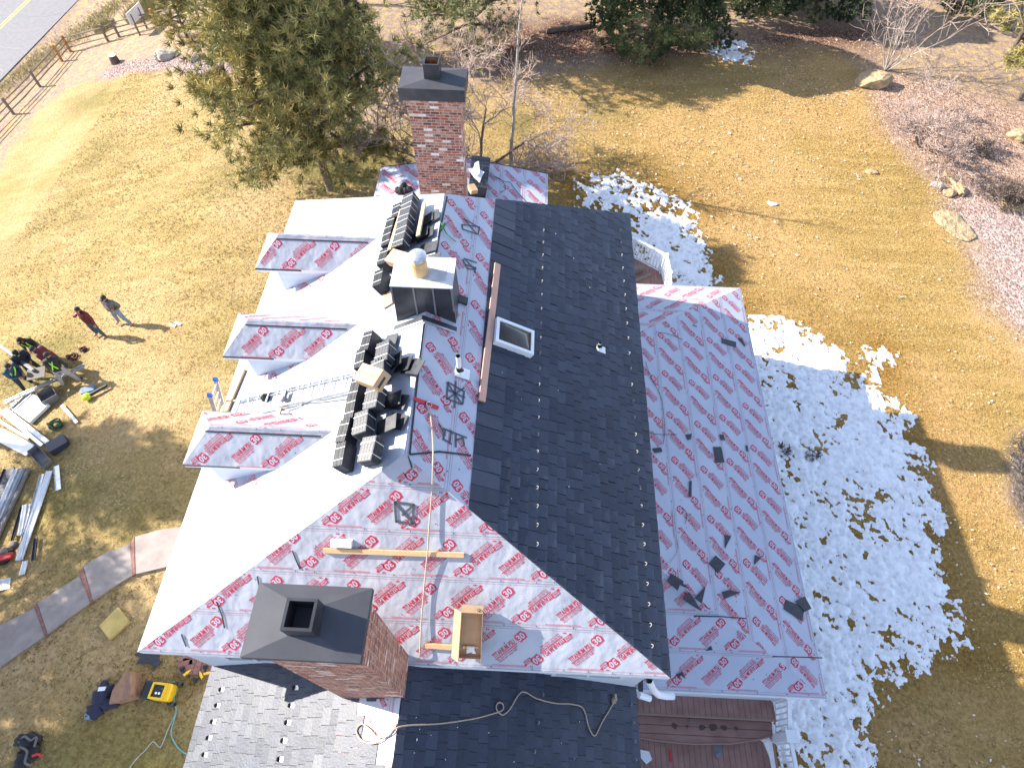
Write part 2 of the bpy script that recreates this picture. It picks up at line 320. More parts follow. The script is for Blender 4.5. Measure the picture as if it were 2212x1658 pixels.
def ground_material():
    m = bpy.data.materials.new('ground'); m.use_nodes = True; N = m.node_tree.nodes; L = m.node_tree.links; b = N['Principled BSDF']
    b.inputs['Roughness'].default_value = .95; b.inputs['Specular IOR Level'].default_value = .15
    tc = N.new('ShaderNodeTexCoord'); P = tc.outputs['Object']
    def noise(s, d=5, st=None, rough=.6):
        n = N.new('ShaderNodeTexNoise'); n.inputs['Scale'].default_value = s; n.inputs['Detail'].default_value = d; n.inputs['Roughness'].default_value = rough; src = P
        if st: mp = N.new('ShaderNodeMapping'); mp.inputs['Scale'].default_value = st; mp.inputs['Rotation'].default_value = (0, 0, radians(-28)); L.new(P, mp.inputs[0]); src = mp.outputs[0]
        L.new(src, n.inputs[0]); return n.outputs[0]
    def ramp(src, *st):
        r = N.new('ShaderNodeValToRGB'); e = r.color_ramp.elements
        e[0].position, e[0].color = st[0][0], (*st[0][1], 1); e[1].position, e[1].color = st[-1][0], (*st[-1][1], 1)
        for p, c in st[1:-1]: q = e.new(p); q.color = (*c, 1)
        L.new(src, r.inputs[0]); return r.outputs[0]
    def mix(f, a, c, typ='MIX'):
        x = N.new('ShaderNodeMix'); x.data_type = 'RGBA'; x.blend_type = typ
        if isinstance(f, float): x.inputs[0].default_value = f
        else: L.new(f, x.inputs[0])
        L.new(a, x.inputs[6]); L.new(c, x.inputs[7]); return x.outputs[2]
    def att(n): a = N.new('ShaderNodeAttribute'); a.attribute_name = n; return a.outputs['Fac']
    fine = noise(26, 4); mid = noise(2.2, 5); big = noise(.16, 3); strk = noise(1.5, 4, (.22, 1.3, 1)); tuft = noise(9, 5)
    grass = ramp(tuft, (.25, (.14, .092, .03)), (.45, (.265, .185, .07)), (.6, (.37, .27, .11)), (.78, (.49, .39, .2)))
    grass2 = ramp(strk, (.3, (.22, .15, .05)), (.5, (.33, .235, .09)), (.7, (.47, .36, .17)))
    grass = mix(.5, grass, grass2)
    pale = ramp(tuft, (.3, (.30, .195, .085)), (.6, (.47, .33, .17)), (.8, (.57, .44, .26)))
    bf = ramp(big, (.42, (0, 0, 0)), (.62, (1, 1, 1))); grass = mix(bf, grass, pale)
    grn = ramp(tuft, (.3, (.06, .062, .018)), (.6, (.16, .15, .04)), (.8, (.24, .21, .07))); grass = mix(att('green'), grass, grn)
    wet = ramp(tuft, (.3, (.07, .05, .012)), (.5, (.21, .12, .022)), (.75, (.36, .21, .05))); grass = mix(att('wet'), grass, wet)
    dirt = ramp(noise(5, 8), (.3, (.20, .14, .105)), (.55, (.32, .23, .17)), (.75, (.42, .32, .24))); dg = ramp(mid, (.48, (0, 0, 0)), (.60, (1, 1, 1))); dirt = mix(dg, dirt, pale)
    vor = N.new('ShaderNodeTexVoronoi'); vor.inputs['Scale'].default_value = 24; mp = N.new('ShaderNodeMapping'); mp.inputs['Scale'].default_value = (1, .5, 1); mp.inputs['Rotation'].default_value = (0, 0, .6); L.new(P, mp.inputs[0]); L.new(mp.outputs[0], vor.inputs[0])
    vs = N.new('ShaderNodeSeparateColor'); L.new(vor.outputs['Color'], vs.inputs[0]); vr = vs.outputs[0]
    mul = ramp(vr, (.1, (.17, .095, .065)), (.5, (.34, .21, .145)), (.8, (.45, .31, .225)), (1., (.55, .42, .33)))
    wht = ramp(vr, (.05, (.16, .10, .085)), (.4, (.32, .22, .19)), (.8, (.47, .37, .33)), (1., (.62, .53, .49)))
    drk = ramp(vr, (.1, (.04, .03, .026)), (.6, (.10, .08, .07)), (1., (.2, .16, .14)))
    lf = ramp(vr, (.1, (.07, .032, .02)), (.55, (.15, .075, .05)), (.85, (.23, .125, .08)), (1., (.4, .3, .22)))
    gv = ramp(vr, (.1, (.10, .06, .06)), (.6, (.25, .17, .16)), (1., (.5, .42, .38)))
    sx_ = N.new('ShaderNodeSeparateXYZ'); L.new(P, sx_.inputs[0]); mr = N.new('ShaderNodeMapRange'); mr.inputs['From Min'].default_value = -4; mr.inputs['From Max'].default_value = 6; L.new(sx_.outputs[0], mr.inputs[0])
    gold = N.new('ShaderNodeRGB'); gold.outputs[0].default_value = (1.12, 1.02, .88, 1); grass = mix(mr.outputs[0], grass, gold.outputs[0], 'MULTIPLY')
    c = mix(att('dirt'), grass, dirt)
    for a, k in (('mulch', mul), ('white', wht), ('dark', drk), ('leaf', lf), ('gravel', gv)): c = mix(att(a), c, k)
    L.new(c, b.inputs['Base Color'])
    ad = N.new('ShaderNodeMath'); ad.operation = 'ADD'; L.new(fine, ad.inputs[0]); L.new(tuft, ad.inputs[1])
    bp = N.new('ShaderNodeBump'); bp.inputs['Strength'].default_value = .9; bp.inputs['Distance'].default_value = .06
    L.new(ad.outputs[0], bp.inputs['Height']); L.new(bp.outputs[0], b.inputs['Normal'])
    return m
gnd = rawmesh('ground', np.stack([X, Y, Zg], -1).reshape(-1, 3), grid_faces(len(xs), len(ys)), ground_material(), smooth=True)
for k, a in (('dirt', a_dirt), ('mulch', a_mulch), ('white', a_white), ('dark', a_dark), ('leaf', a_leaf), ('gravel', a_grav), ('wet', a_wet), ('green', a_green)):
    at = gnd.data.attributes.new(k, 'FLOAT', 'POINT'); at.data.foreach_set('value', np.ascontiguousarray(a, np.float32).ravel())
tag(gnd, kind='structure')
# road
r0, r1 = road_edge[1], road_edge[4]; rd = (r1-r0); rd.z = 0; rd.normalize(); rn = Vector((rd.y, -rd.x, 0))
if rn.x > 0: rn = -rn
yl = gp(30, 36); wyl = (yl-r0).dot(rn); ZR = r0.z+.03
def strip(mb, a, b, z, m=0, t=.02, s0=-150, s1=150):
    P = [r0+rd*s0+rn*a, r0+rd*s1+rn*a, r0+rd*s1+rn*b, r0+rd*s0+rn*b]
    for p in P: p.z = z-t
    mb.prism(P, (0, 0, t), m)
mb = MB(); strip(mb, .0, 2*wyl, ZR, 0, .25)
strip(mb, wyl-.17, wyl-.06, ZR+.005, 1, .004); strip(mb, wyl+.06, wyl+.17, ZR+.005, 1, .004)
rd_o = mb.build('road', [M['asphalt'], M['yellowline']]); tag(rd_o, kind='structure')
M['crack'] = mat('road_crack_sealant', (.45, .45, .46), None, rough=.7)
mb = MB()
for P in ([(0, 37), (60, 36), (105, 34), (150, 24)], [(0, 101), (20, 104), (42, 107)], [(25, 30), (40, 15), (60, 8)], [(0, 150), (8, 154), (5, 160)]):
    mb.tube([zp(x, y, ZR+.002) for x, y in P], .014, 4)
tag(mb.build('road_crack', M['crack']), kind='structure')
# concrete walk in slabs with brick bands
mb = MB()
def z7(x, y): return (.3336*x, 1106+.3334*y)
slabs = [[(-160, 850), (0, 740), (232, 622), (300, 800), (150, 905), (0, 1010), (-160, 1110)], [(252, 592), (390, 500), (522, 418), (592, 588), (450, 690), (318, 790)], [(548, 350), (700, 265), (850, 212), (866, 412), (735, 490), (612, 573)], [(882, 165), (1040, 120), (1260, 88), (1290, 280), (1080, 360), (888, 405)]]
bands = [[(232, 618), (250, 592), (316, 792), (300, 806)], [(524, 414), (546, 352), (612, 574), (594, 590)], [(852, 210), (880, 166), (886, 406), (868, 416)]]
for i, s in enumerate(slabs): mb.prism([gp(*z7(*p), .0) for p in s], (0, 0, .06+.012*i), 0)
for i, s in enumerate(bands): mb.prism([gp(*z7(*p), .0) for p in s], (0, 0, .085+.012*i), 1)
tag(mb.build('path', [M['concrete'], M['brickband']]), kind='structure')
PATHP = [gp(*z7(*p)) for p in slabs[0][:3]+slabs[1][:3]+slabs[2][:3]+slabs[3][:4]+slabs[3][4:]+slabs[2][3:]+slabs[1][3:]+slabs[0][3:]]
# snow
M['snow'] = mat('snow', (.80, .79, .785), (.60, .595, .60), 6, .6, bump=.8, bscale=9, dist=.035, spec=.3, lo=.46, hi=.72, detail=6)
def snow_field(sx, sy, polys, s, amp, bias):
    X, Y = np.meshgrid(sx, sy); d = np.max([polydist(X, Y, p) for p in polys], axis=0)
    cov = np.clip(d+.3, -2, .95)*.52+(fbm(X*.9, Y*.9, s, 3)-.44)*1.7+(fbm(X*3.2, Y*2.6, s+3, 3)-.44)*amp+(fbm(X*6+Y*2, Y*5, s+6, 3)-.44)*1.9+(fbm(X*13+Y*3, Y*10, s+9, 2)-.375)*1.5+bias-.02-np.clip(-d-.35, 0, 3)*2.2
    return X, Y, d, cov
SV, SF = [], []
def add_snow(sx, sy, polys, s, amp, bias, hmax):
    X, Y, d, cov = snow_field(sx, sy, polys, s, amp, bias)
    Z = terr(X, Y)+np.clip(cov*.09, -.02, hmax)+(fbm(X*6, Y*6, 5, 2)-.5)*.025+.004
    F = grid_faces(len(sx), len(sy)); keep = (cov.ravel()[F] > -.05).any(1); F = F[keep]
    u, inv = np.unique(F, return_inverse=True); b = sum(len(v) for v in SV)
    SV.append(np.stack([X, Y, Z], -1).reshape(-1, 3)[u]); SF.append(inv.reshape(F.shape)+b)
add_snow(np.arange(2.5, 16.5, .045), np.arange(-1.5, 15.5, .045), [SNOW2], 21, 1.35, .0, .09)
add_snow(np.arange(2.0, 10.5, .045), np.arange(13.2, 24, .045), [SNOW1], 33, 1.7, -.05, .06)
c3 = SNOW3[0]; add_snow(np.arange(c3.x-2, c3.x+5, .09), np.arange(c3.y-5, c3.y+6, .09), [SNOW3], 41, 1.3, -.1, .04)
tag(rawmesh('snow', np.concatenate(SV), np.concatenate(SF), M['snow'], smooth=True), kind='structure')
# grass: short dry blades over the lawn
def scatter_lawn(n):
    x = rng.uniform(-25, 24, n); y = rng.uniform(-2.5, 40, n)
    return x, y
HOUSEBOX = [(-6.6, -6, 2.9, 18.4), (2.5, 1.9, 7.1, 14.2)]
def lawn_ok(x, y, pad=0.):
    ok = polydist(x, y, LAWN_L)+(fbm(x*.6, y*.6, 1)-.47)*1.4 > .1
    for a, b, c, d in HOUSEBOX: ok &= ~((x > a) & (x < c) & (y > b) & (y < d))
    ok &= polydist(x, y, PATHP) < -.02
    return ok
gx, gy = scatter_lawn(150000); ok = lawn_ok(gx, gy)
ds = np.maximum(polydist(gx, gy, SNOW1), polydist(gx, gy, SNOW2)); ok &= ~((ds > .8))
gx, gy = gx[ok], gy[ok]; n = len(gx); gz = terr(gx, gy)
V = []; k = 3
for q in range(k):
    a = rng.uniform(0, 2*pi, n); wd = rng.uniform(.008, .018, n); ln = rng.uniform(.03, .085, n); hh = rng.uniform(.015, .05, n)
    ox = gx+rng.normal(0, .02, n); oy = gy+rng.normal(0, .02, n); dx, dy = np.cos(a), np.sin(a)
    V.append(np.stack([np.stack([ox-dy*wd, oy+dx*wd, gz+.003], -1), np.stack([ox+dy*wd, oy-dx*wd, gz+.003], -1), np.stack([ox+dx*ln, oy+dy*ln, gz+hh], -1)], 1))
V = np.concatenate(V); col = rng.uniform(0, 1, len(V)); cx, cy = V[:, 0, 0], V[:, 0, 1]
M['grassblade'] = mat('dry_grass', (.15, .105, .034), (.54, .425, .24), 1, .8, attr=True, lo=0, hi=1, c3=(.34, .245, .10), spec=.2)
warm_right(M['grassblade'])
dsn = np.maximum(polydist(cx, cy, SNOW1), polydist(cx, cy, SNOW2)); wetf = np.exp(-np.maximum(-dsn, 0)/1.6)
grf = np.clip((fbm(cx*.22+3, cy*.3, 11)-.50)*2.6, 0, 1)*(cx < 0)
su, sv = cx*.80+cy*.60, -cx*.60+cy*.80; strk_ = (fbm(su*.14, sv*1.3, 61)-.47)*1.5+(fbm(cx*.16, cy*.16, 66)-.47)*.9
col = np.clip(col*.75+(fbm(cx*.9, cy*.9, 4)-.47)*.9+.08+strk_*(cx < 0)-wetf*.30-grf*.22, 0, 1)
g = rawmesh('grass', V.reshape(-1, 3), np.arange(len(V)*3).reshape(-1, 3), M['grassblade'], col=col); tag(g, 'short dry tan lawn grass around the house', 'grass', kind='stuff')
# fallen leaves and pale stones scattered over the right lawn
n = 2600; lx = np.concatenate([rng.uniform(3, 24, n), rng.uniform(0, 22, 1800)]); ly = np.concatenate([rng.uniform(0, 36, n), rng.uniform(22, 36, 1800)])
ds = np.maximum(polydist(lx, ly, SNOW1), polydist(lx, ly, SNOW2)); ok = (ds < .2) | (rng.uniform(0, 1, len(lx)) < .15)
for a, b, c, d in HOUSEBOX: ok &= ~((lx > a) & (lx < c) & (ly > b) & (ly < d))
lx, ly = lx[ok], ly[ok]; n = len(lx); a = rng.uniform(0, 2*pi, n); r = rng.uniform(.02, .055, n)*np.where(rng.uniform(0, 1, n) < .04, 1.9, 1); z0 = terr(lx, ly)+.045
V = np.stack([np.stack([lx+np.cos(a+t)*r*e, ly+np.sin(a+t)*r*e, z0+rng.uniform(0, .03, n)], -1) for t, e in ((0, 1), (1.4, .6), (pi, 1), (4.5, .6))], 1)
M['leaf'] = mat('pale_fallen_leaf', (.38, .24, .12), (.72, .64, .54), 1, .7, attr=True, lo=0, hi=1, c3=(.55, .42, .28))
tag(rawmesh('fallen_leaves', V.reshape(-1, 3), np.arange(n*4).reshape(-1, 4), M['leaf'], col=rng.uniform(0, 1, n)), 'pale dry leaves scattered over the lawn on the right', 'leaves', kind='stuff')
# ------------------------------------------------------------------ the house
EL, ER, YN, YF, ZE = -6.71, 2.90, 1.69, 13.77, 6.2
RX, RZ, RYN, RYF = -1.92, 8.84, 4.57, 11.17
house = empty('house', (-1.9, 7.7, 0), 'white two storey house with hip roofs half covered in grey printed underlayment and black slates', 'house')
def clip_poly(P, Q):
    """clip 2-D polygon P by convex counter-clockwise polygon Q"""
    out = [tuple(p) for p in P]; n = len(Q)
    for i in range(n):
        ax, ay = Q[i]; bx, by = Q[(i+1) % n]; inp = out; out = []
        if not inp: return []
        sd = [(bx-ax)*(p[1]-ay)-(by-ay)*(p[0]-ax) for p in inp]
        for j in range(len(inp)):
            p, q, sp, sq = inp[j], inp[(j+1) % len(inp)], sd[j], sd[(j+1) % len(inp)]
            if sp >= 0: out.append(p)
            if (sp >= 0) != (sq >= 0):
                t = sp/(sp-sq); out.append((p[0]+(q[0]-p[0])*t, p[1]+(q[1]-p[1])*t))
    return out
class Facet:
    """a flat roof face: origin o, u along the eave (right when looking up the slope), v up the slope"""
    def __init__(s, P, u):
        s.P = [Vector(p) for p in P]; s.o = s.P[0]; s.u = Vector(u).normalized()
        n = (s.P[1]-s.P[0]).cross(s.P[2]-s.P[0]).normalized()
        if n.z < 0: n = -n
        s.n = n; s.v = n.cross(s.u).normalized()
        if s.v.z < 0: s.v = -s.v
        q = [s.to2(p) for p in s.P]
        A = sum(q[i][0]*q[(i+1) % len(q)][1]-q[(i+1) % len(q)][0]*q[i][1] for i in range(len(q)))
        s.q = q if A > 0 else q[::-1]
    def to2(s, p): d = Vector(p)-s.o; return (d.dot(s.u), d.dot(s.v))
    def to3(s, x, y, h=0.): return s.o+s.u*x+s.v*y+s.n*h
    def px(s, x, y, h=0.): return pp(x, y, s.o, s.n, h)
    def px2(s, x, y): return s.to2(s.px(x, y))
# --- the print: stamp triangles made once from Blender's own font, then laid over each face
def font_tris(txt, size, sx, off=0., res=2, sp=1.):
    cu = bpy.data.curves.new('print_font', 'FONT'); cu.body = txt; cu.size = size; cu.offset = off; cu.resolution_u = res; cu.align_x = 'CENTER'; cu.align_y = 'CENTER'; cu.space_character = sp
    o = bpy.data.objects.new('print_font', cu); C.objects.link(o); bpy.context.view_layer.update()
    me = bpy.data.meshes.new_from_object(o.evaluated_get(bpy.context.evaluated_depsgraph_get())); me.calc_loop_triangles()
    v = np.zeros(len(me.vertices)*3, np.float32); me.vertices.foreach_get('co', v); v = v.reshape(-1, 3)[:, :2].astype(float)
    t = np.zeros(len(me.loop_triangles)*3, np.int32); me.loop_triangles.foreach_get('vertices', t)
    T = v[t.reshape(-1, 3)]; T[:, :, 0] *= sx
    bpy.data.objects.remove(o); bpy.data.curves.remove(cu); bpy.data.meshes.remove(me); return T
def rect_t(x0, y0, x1, y1): return np.array([[[x0, y0], [x1, y0], [x1, y1]], [[x0, y0], [x1, y1], [x0, y1]]], float)
def fan(P): return np.array([[P[0], P[i], P[i+1]] for i in range(1, len(P)-1)], float)
def fit(T, cx, cy, w, h):
    a = T.reshape(-1, 2); lo, hi = a.min(0), a.max(0); return (T-(lo+hi)/2)*np.array([w/(hi[0]-lo[0]), h/(hi[1]-lo[1])])+np.array([cx, cy])
word = fit(font_tris('TITANIUM PSU', .2, .6, .0045), -.12, .05, .56, .118)
bar = rect_t(-.41, -.040, .18, -.022)
l1 = fit(font_tris('PEEL AND STICK UNDERLAYMENT', .1, .5, .002, 1), -.12, -.076, .53, .034); l2 = fit(font_tris('FOR ROOFS / HIGH TEMP', .1, .5, .002, 1), -.14, -.126, .48, .034)
# the hexagonal badge with the number left open in grey on top
badge = fan([(.20, .08), (.235, .135), (.40, .145), (.45, .05), (.43, -.06), (.24, -.07)])
num = fit(font_tris('30', .2, .7, .006), .325, .037, .17, .15)
STAMP = [(np.concatenate([word, bar, badge]), 0), (np.concatenate([l1, l2]), 0), (num, 1)]
# the smaller block: two cut words in a red panel, leaf marks beside it
blk = np.concatenate([rect_t(-.075, -.045, .075, .045)]); blkw = np.concatenate([fit(font_tris('INTER', .1, .6, .002, 1), 0, .018, .125, .034), fit(font_tris('WRAP', .1, .6, .002, 1), 0, -.022, .11, .034)])
leafm = np.concatenate([fan([(-.07, -.085), (-.05, -.06), (-.02, -.08), (-.03, -.105)]), fan([(.03, -.105), (.05, -.07), (.07, -.105)]), rect_t(.075, -.105, .09, -.08)])
BLOCK = [(blk, 0), (leafm, 0), (blkw, 1)]
def lay(f, poly, jobs, lifts=(.0045, .0075)):
    """jobs: list of (tris, layer, transform 2x3); returns vertices and per-layer triangles clipped to poly"""
    Q = np.array(poly); out = {0: [], 1: []}
    for T, layer, A in jobs:
        W = T @ A[:, :2].T + A[:, 2]; ins = np.ones(W.shape[:2], bool); anyout = np.zeros(len(W), bool)
        for i in range(len(Q)):
            a, b = Q[i], Q[(i+1) % len(Q)]
            sd = (b[0]-a[0])*(W[..., 1]-a[1])-(b[1]-a[1])*(W[..., 0]-a[0]); ins &= sd >= 0; anyout |= (sd < 0).all(1)
        full = ins.all(1); out[layer].append(W[full])
        for t in W[~full & ~anyout]:
            c = clip_poly([tuple(p) for p in t], [tuple(p) for p in Q])
            for i in range(1, len(c)-1): out[layer].append(np.array([[c[0], c[i], c[i+1]]]))
    res = []
    o, u, v, n = (np.array(x) for x in (f.o, f.u, f.v, f.n))
    for l in (0, 1):
        if out[l]:
            W = np.concatenate([x for x in out[l] if len(x)]) if any(len(x) for x in out[l]) else np.zeros((0, 3, 2))
            res.append(o+W[..., :1]*u+W[..., 1:]*v+n*lifts[l])
        else: res.append(np.zeros((0, 3, 3)))
    return res
def print_facet(f, parent, v0=0., poly=None, seed=0, mat_ink='red', strip=.83, caps=True, vmin=None, edge=True):
    poly = poly or f.q; r = random.Random(seed); us = [p[0] for p in poly]; vs = [p[1] for p in poly]; jobs = []; lines = []; nails = []; laps = []
    k0 = int(math.floor((min(vs)-v0)/strip))
    for k in range(k0, int((max(vs)-v0)/strip)+1):
        b = v0+k*strip; off = r.uniform(0, 1.36); u = min(us)-1.5+off; i = 0
        while u < max(us)+1.5:
            for q, rot in ((0, 0), (.68, pi)):
                a = radians(43)+rot; sg = .87
                A = np.array([[cos(a)*sg, -sin(a)*sg, u+q], [sin(a)*sg, cos(a)*sg, b+.43]]); jobs += [(T, l, A) for T, l in STAMP]
            for du, dv, rot in ((.34, .17, 0), (1.02, .66, pi)):
                a = radians(43)+rot; a2 = rot
                jobs.append((BLOCK[0][0], 0, np.array([[cos(a), -sin(a), u+du], [sin(a), cos(a), b+dv]]))); jobs.append((BLOCK[2][0], 1, np.array([[cos(a), -sin(a), u+du], [sin(a), cos(a), b+dv]])))
                jobs.append((leafm, 0, np.array([[cos(a2), -sin(a2), u+du], [sin(a2), cos(a2), b+dv+(.0 if rot == 0 else .0)]])))
            u += 1.36
        w0, w1 = min(us)-1, max(us)+1
        I = np.array([[1, 0, 0], [0, 1, 0]], float)
        for d in (.047, .79): jobs.append((rect_t(w0, b+d, w1, b+d+.0035), 0, I))
        uu = w0+r.uniform(0, 1)
        while uu < w1: lines.append(rect_t(uu, b+.062, uu+.62, b+.082)); uu += 1.36
        laps.append(rect_t(w0, b-.004, w1, b+.004))
        uu = w0+r.uniform(0, .3)
        while uu < w1: nails.append((uu, b+.03+r.uniform(-.012, .012))); nails.append((uu+r.uniform(.2, .5), b+.40+r.uniform(-.3, .3))) if r.random() < .35 else 0; uu += r.uniform(.3, .75)
    W0, W1 = lay(f, poly, jobs); I = np.array([[1, 0, 0], [0, 1, 0]], float)
    L0, _ = lay(f, poly, [(t, 0, I) for t in lines], (.004, .007)); P0, _ = lay(f, poly, [(t, 0, I) for t in laps], (.003, .007))
    hexa = fan([(.013*cos(t*pi/3), .013*sin(t*pi/3)) for t in range(6)])
    N0, _ = lay(f, poly, [(hexa+np.array(n_), 0, I) for n_ in nails], (.009, .01)) if caps else (np.zeros((0, 3, 3)), 0)
    mats = [M[mat_ink], M['under'], M['lightred'], M['lapline'], M['cap_nail']]
    A = [W0, W1, L0, P0, N0]; T = np.concatenate(A)
    if not len(T): return None
    me = bpy.data.meshes.new('printing'); V = (T.reshape(-1, 3)-np.array(OFF[parent])); nf = len(T)
    me.vertices.add(len(V)); me.vertices.foreach_set('co', V.astype(np.float32).ravel()); me.loops.add(nf*3); me.loops.foreach_set('vertex_index', np.arange(nf*3, dtype=np.int32))
    me.polygons.add(nf); me.polygons.foreach_set('loop_start', np.arange(0, nf*3, 3, dtype=np.int32)); me.polygons.foreach_set('loop_total', np.full(nf, 3, np.int32))
    for m in mats: me.materials.append(m)
    me.polygons.foreach_set('material_index', np.repeat(np.arange(5, dtype=np.int32), [len(a) for a in A])); me.update(calc_edges=True)
    o = bpy.data.objects.new('printing', me); C.objects.link(o); o.parent = parent; OFF[o] = OFF[parent]; return o
M['lapline'] = mat('lap_shadow_edge', (.2, .2, .24), None, rough=.5)
def roof_solid(name, facets, eave, parent, mats, fascia=.17, wr=None):
    """top faces, a white fascia down from the eave outline and a flat soffit"""
    mb = MB()
    for i, f in enumerate(facets): mb.add(f, [tuple(range(len(f)))], (wr[i] if wr else 0))
    E = [Vector(p) for p in eave]; n = len(E)
    for i in range(n):
        a, b = E[i], E[(i+1) % n]; d = Vector((0, 0, -fascia)); mb.add([a, b, b+d, a+d], [(0, 1, 2, 3)], 1)
    mb.add([p+Vector((0, 0, -fascia)) for p in E], [tuple(range(n))], 1)
    return mb.build(name, mats, parent)
# main roof
cN = [(EL, YN, ZE), (ER, YN, ZE), (RX, RYN, RZ)]; cL = [(EL, YF, ZE), (EL, YN, ZE), (RX, RYN, RZ), (RX, RYF, RZ)]
cR = [(ER, YN, ZE), (ER, YF, ZE), (RX, RYF, RZ), (RX, RYN, RZ)]; cF = [(ER, YF, ZE), (EL, YF, ZE), (RX, RYF, RZ)]
main_roof = roof_solid('main_roof', [cN, cL, cR, cF], [(EL, YN, ZE), (ER, YN, ZE), (ER, YF, ZE), (EL, YF, ZE)], house, [M['under'], M['white'], M['wrink']], wr=[2, 0, 0, 0])
FN = Facet(cN, (1, 0, 0)); FL = Facet(cL, (0, -1, 0)); FR = Facet(cR, (0, 1, 0)); FF = Facet(cF, (-1, 0, 0))
print_facet(FN, main_roof, v0=.02, seed=3); 
# slates on the right slope from the eave up to x = SLX, underlayment above
SLX = -.80; vtop = FR.to2((SLX, 8, RZ-(SLX-RX)*(RZ-ZE)/(ER-RX)))[1]
ridge_strip = clip_poly(FR.q, [(-50, vtop+.01), (50, vtop+.01), (50, 50), (-50, 50)])
print_facet(FR, main_roof, v0=vtop-.40, poly=ridge_strip, seed=8)
def slates(f, poly, parent, v1, exposure=.203, name='slate_field', seed=1, first=0., cut=None, topwide=0., bed=False):
    r = random.Random(seed); bedm = MB(); V = []; F = []; col = []; us = [p[0] for p in poly]; c = 0; v = first
    rows = []
    while v < v1-.01: rows.append((v, min(v+exposure, v1))); v += exposure
    if topwide: rows = [x for x in rows if x[0] < v1-topwide-.1]; rows.append((rows[-1][1], v1))
    for k, (va, vb) in enumerate(rows):
        u = min(us)-r.uniform(0, .3)
        while u < max(us):
            wd = r.choice((.2, .25, .25, .3, .3)) if not (topwide and k == len(rows)-1) else .3
            j = r.uniform(-.008, .008); P = clip_poly([(u+.006, va+j), (u+wd-.006, va+j), (u+wd-.006, vb), (u+.006, vb)], poly); u += wd
            if cut and P and cut(P): continue
            if len(P) < 3: continue
            tl = r.uniform(-.005, .005); sk = r.gauss(0, .022); cu = u-wd/2; h = lambda x, y: .030-.017*(y-va)/(vb-va)+tl+sk*(x-cu)
            if bed: bedm.add([f.to3(x, y, .0035) for x, y in clip_poly([(u-wd-.001, va-.004), (u+.001, va-.004), (u+.001, vb), (u-wd-.001, vb)], poly)], [(0, 1, 2, 3)] if len(clip_poly([(u-wd-.001, va-.004), (u+.001, va-.004), (u+.001, vb), (u-wd-.001, vb)], poly)) == 4 else [])
            b = len(V); n = len(P)
            V += [f.to3(x, y, h(x, y)) for x, y in P]+[f.to3(x, y, .001) for x, y in P]
            F.append(tuple(range(b, b+n))); F += [(b+i, b+n+i, b+n+(i+1) % n, b+(i+1) % n) for i in range(n)]; g = r.random(); col += [g]*(n+1)
    if bed: bedm.build('slate_gap_shade', M['blackline'], parent)  # black quads below the slates paint the shade between them
    off = OFF[parent]; me = bpy.data.meshes.new(name); me.from_pydata([tuple(p-off) for p in V], [], F); me.materials.append(M['slate'])
    at = me.attributes.new('rnd', 'FLOAT', 'FACE'); at.data.foreach_set('value', np.array(col, np.float32)); me.update()
    o = bpy.data.objects.new(name, me); C.objects.link(o); o.parent = parent; OFF[o] = off; return o
def backing(f, poly, parent, name='slate_gap_shade'):
    mb = MB(); mb.add([f.to3(x, y, .0035) for x, y in poly], [tuple(range(len(poly)))]); return mb.build(name, M['blackline'], parent)  # black layer under the slates, standing in for shade in their gaps
sl_poly = clip_poly(FR.q, [(-50, -50), (50, -50), (50, vtop), (-50, vtop)])
backing(FR, sl_poly, main_roof); slates(FR, sl_poly, main_roof, vtop, topwide=.48, seed=4)
M['guard'] = mat('dull_steel_clip', (.30, .285, .265), None, rough=.6)
def snow_guard(f, x, y, parent):
    p = f.px2(x, y); mb = MB(); a = f.to3(p[0], p[1], .03)
    mb.tube([a+f.u*.03*cos(t)+f.n*(.05*sin(t)) for t in np.linspace(0, pi, 7)], .0075, 5, 0)
    return mb.build('snow_guard', M['guard'], parent)
for i in range(26):
    t = i/25; y = 500+(1395-500)*(.72*t+.28*t*t)*1.0
    x1 = 1172+(1158-1172)*min(1, t*1.6); x2 = 1337+(1405-1337)*((y-505)/890)
    if not (1235 < y and False): snow_guard(FR, x1, y, main_roof) if y < 1205 else None; snow_guard(FR, x2, y, main_roof)
# lapped flaps: dark edges of the ridge cap and the hip ends
def ribbon(mb, f, pts, wd, h=.01, th=.004, m=0):
    Q = [Vector(f.px(*p, h)) for p in pts]
    for a, b in zip(Q[:-1], Q[1:]):
        d = (b-a).normalized(); s = f.n.cross(d)*(wd/2); mb.prism([a-s-d*wd*.3, b-s+d*wd*.3, b+s+d*wd*.3, a+s-d*wd*.3], f.n*th, m)
def laps(f, L, parent, wd=.024):
    for P in L: mb = MB(); ribbon(mb, f, P, wd); mb.build('lap_edge', M['blackline'], parent)
laps(FR, [[(966, 425), (950, 500), (935, 600), (928, 660)], [(916, 700), (904, 800), (893, 900), (885, 980)], [(886, 981), (950, 975), (1016, 983)]], main_roof, .034)
laps(FN, [[(882, 985), (890, 1010)], [(556, 1245), (562, 1275), (566, 1292)], [(632, 1190), (640, 1210), (648, 1228)], [(468, 1300), (480, 1330), (485, 1355)], [(392, 1370), (402, 1395)]], main_roof)
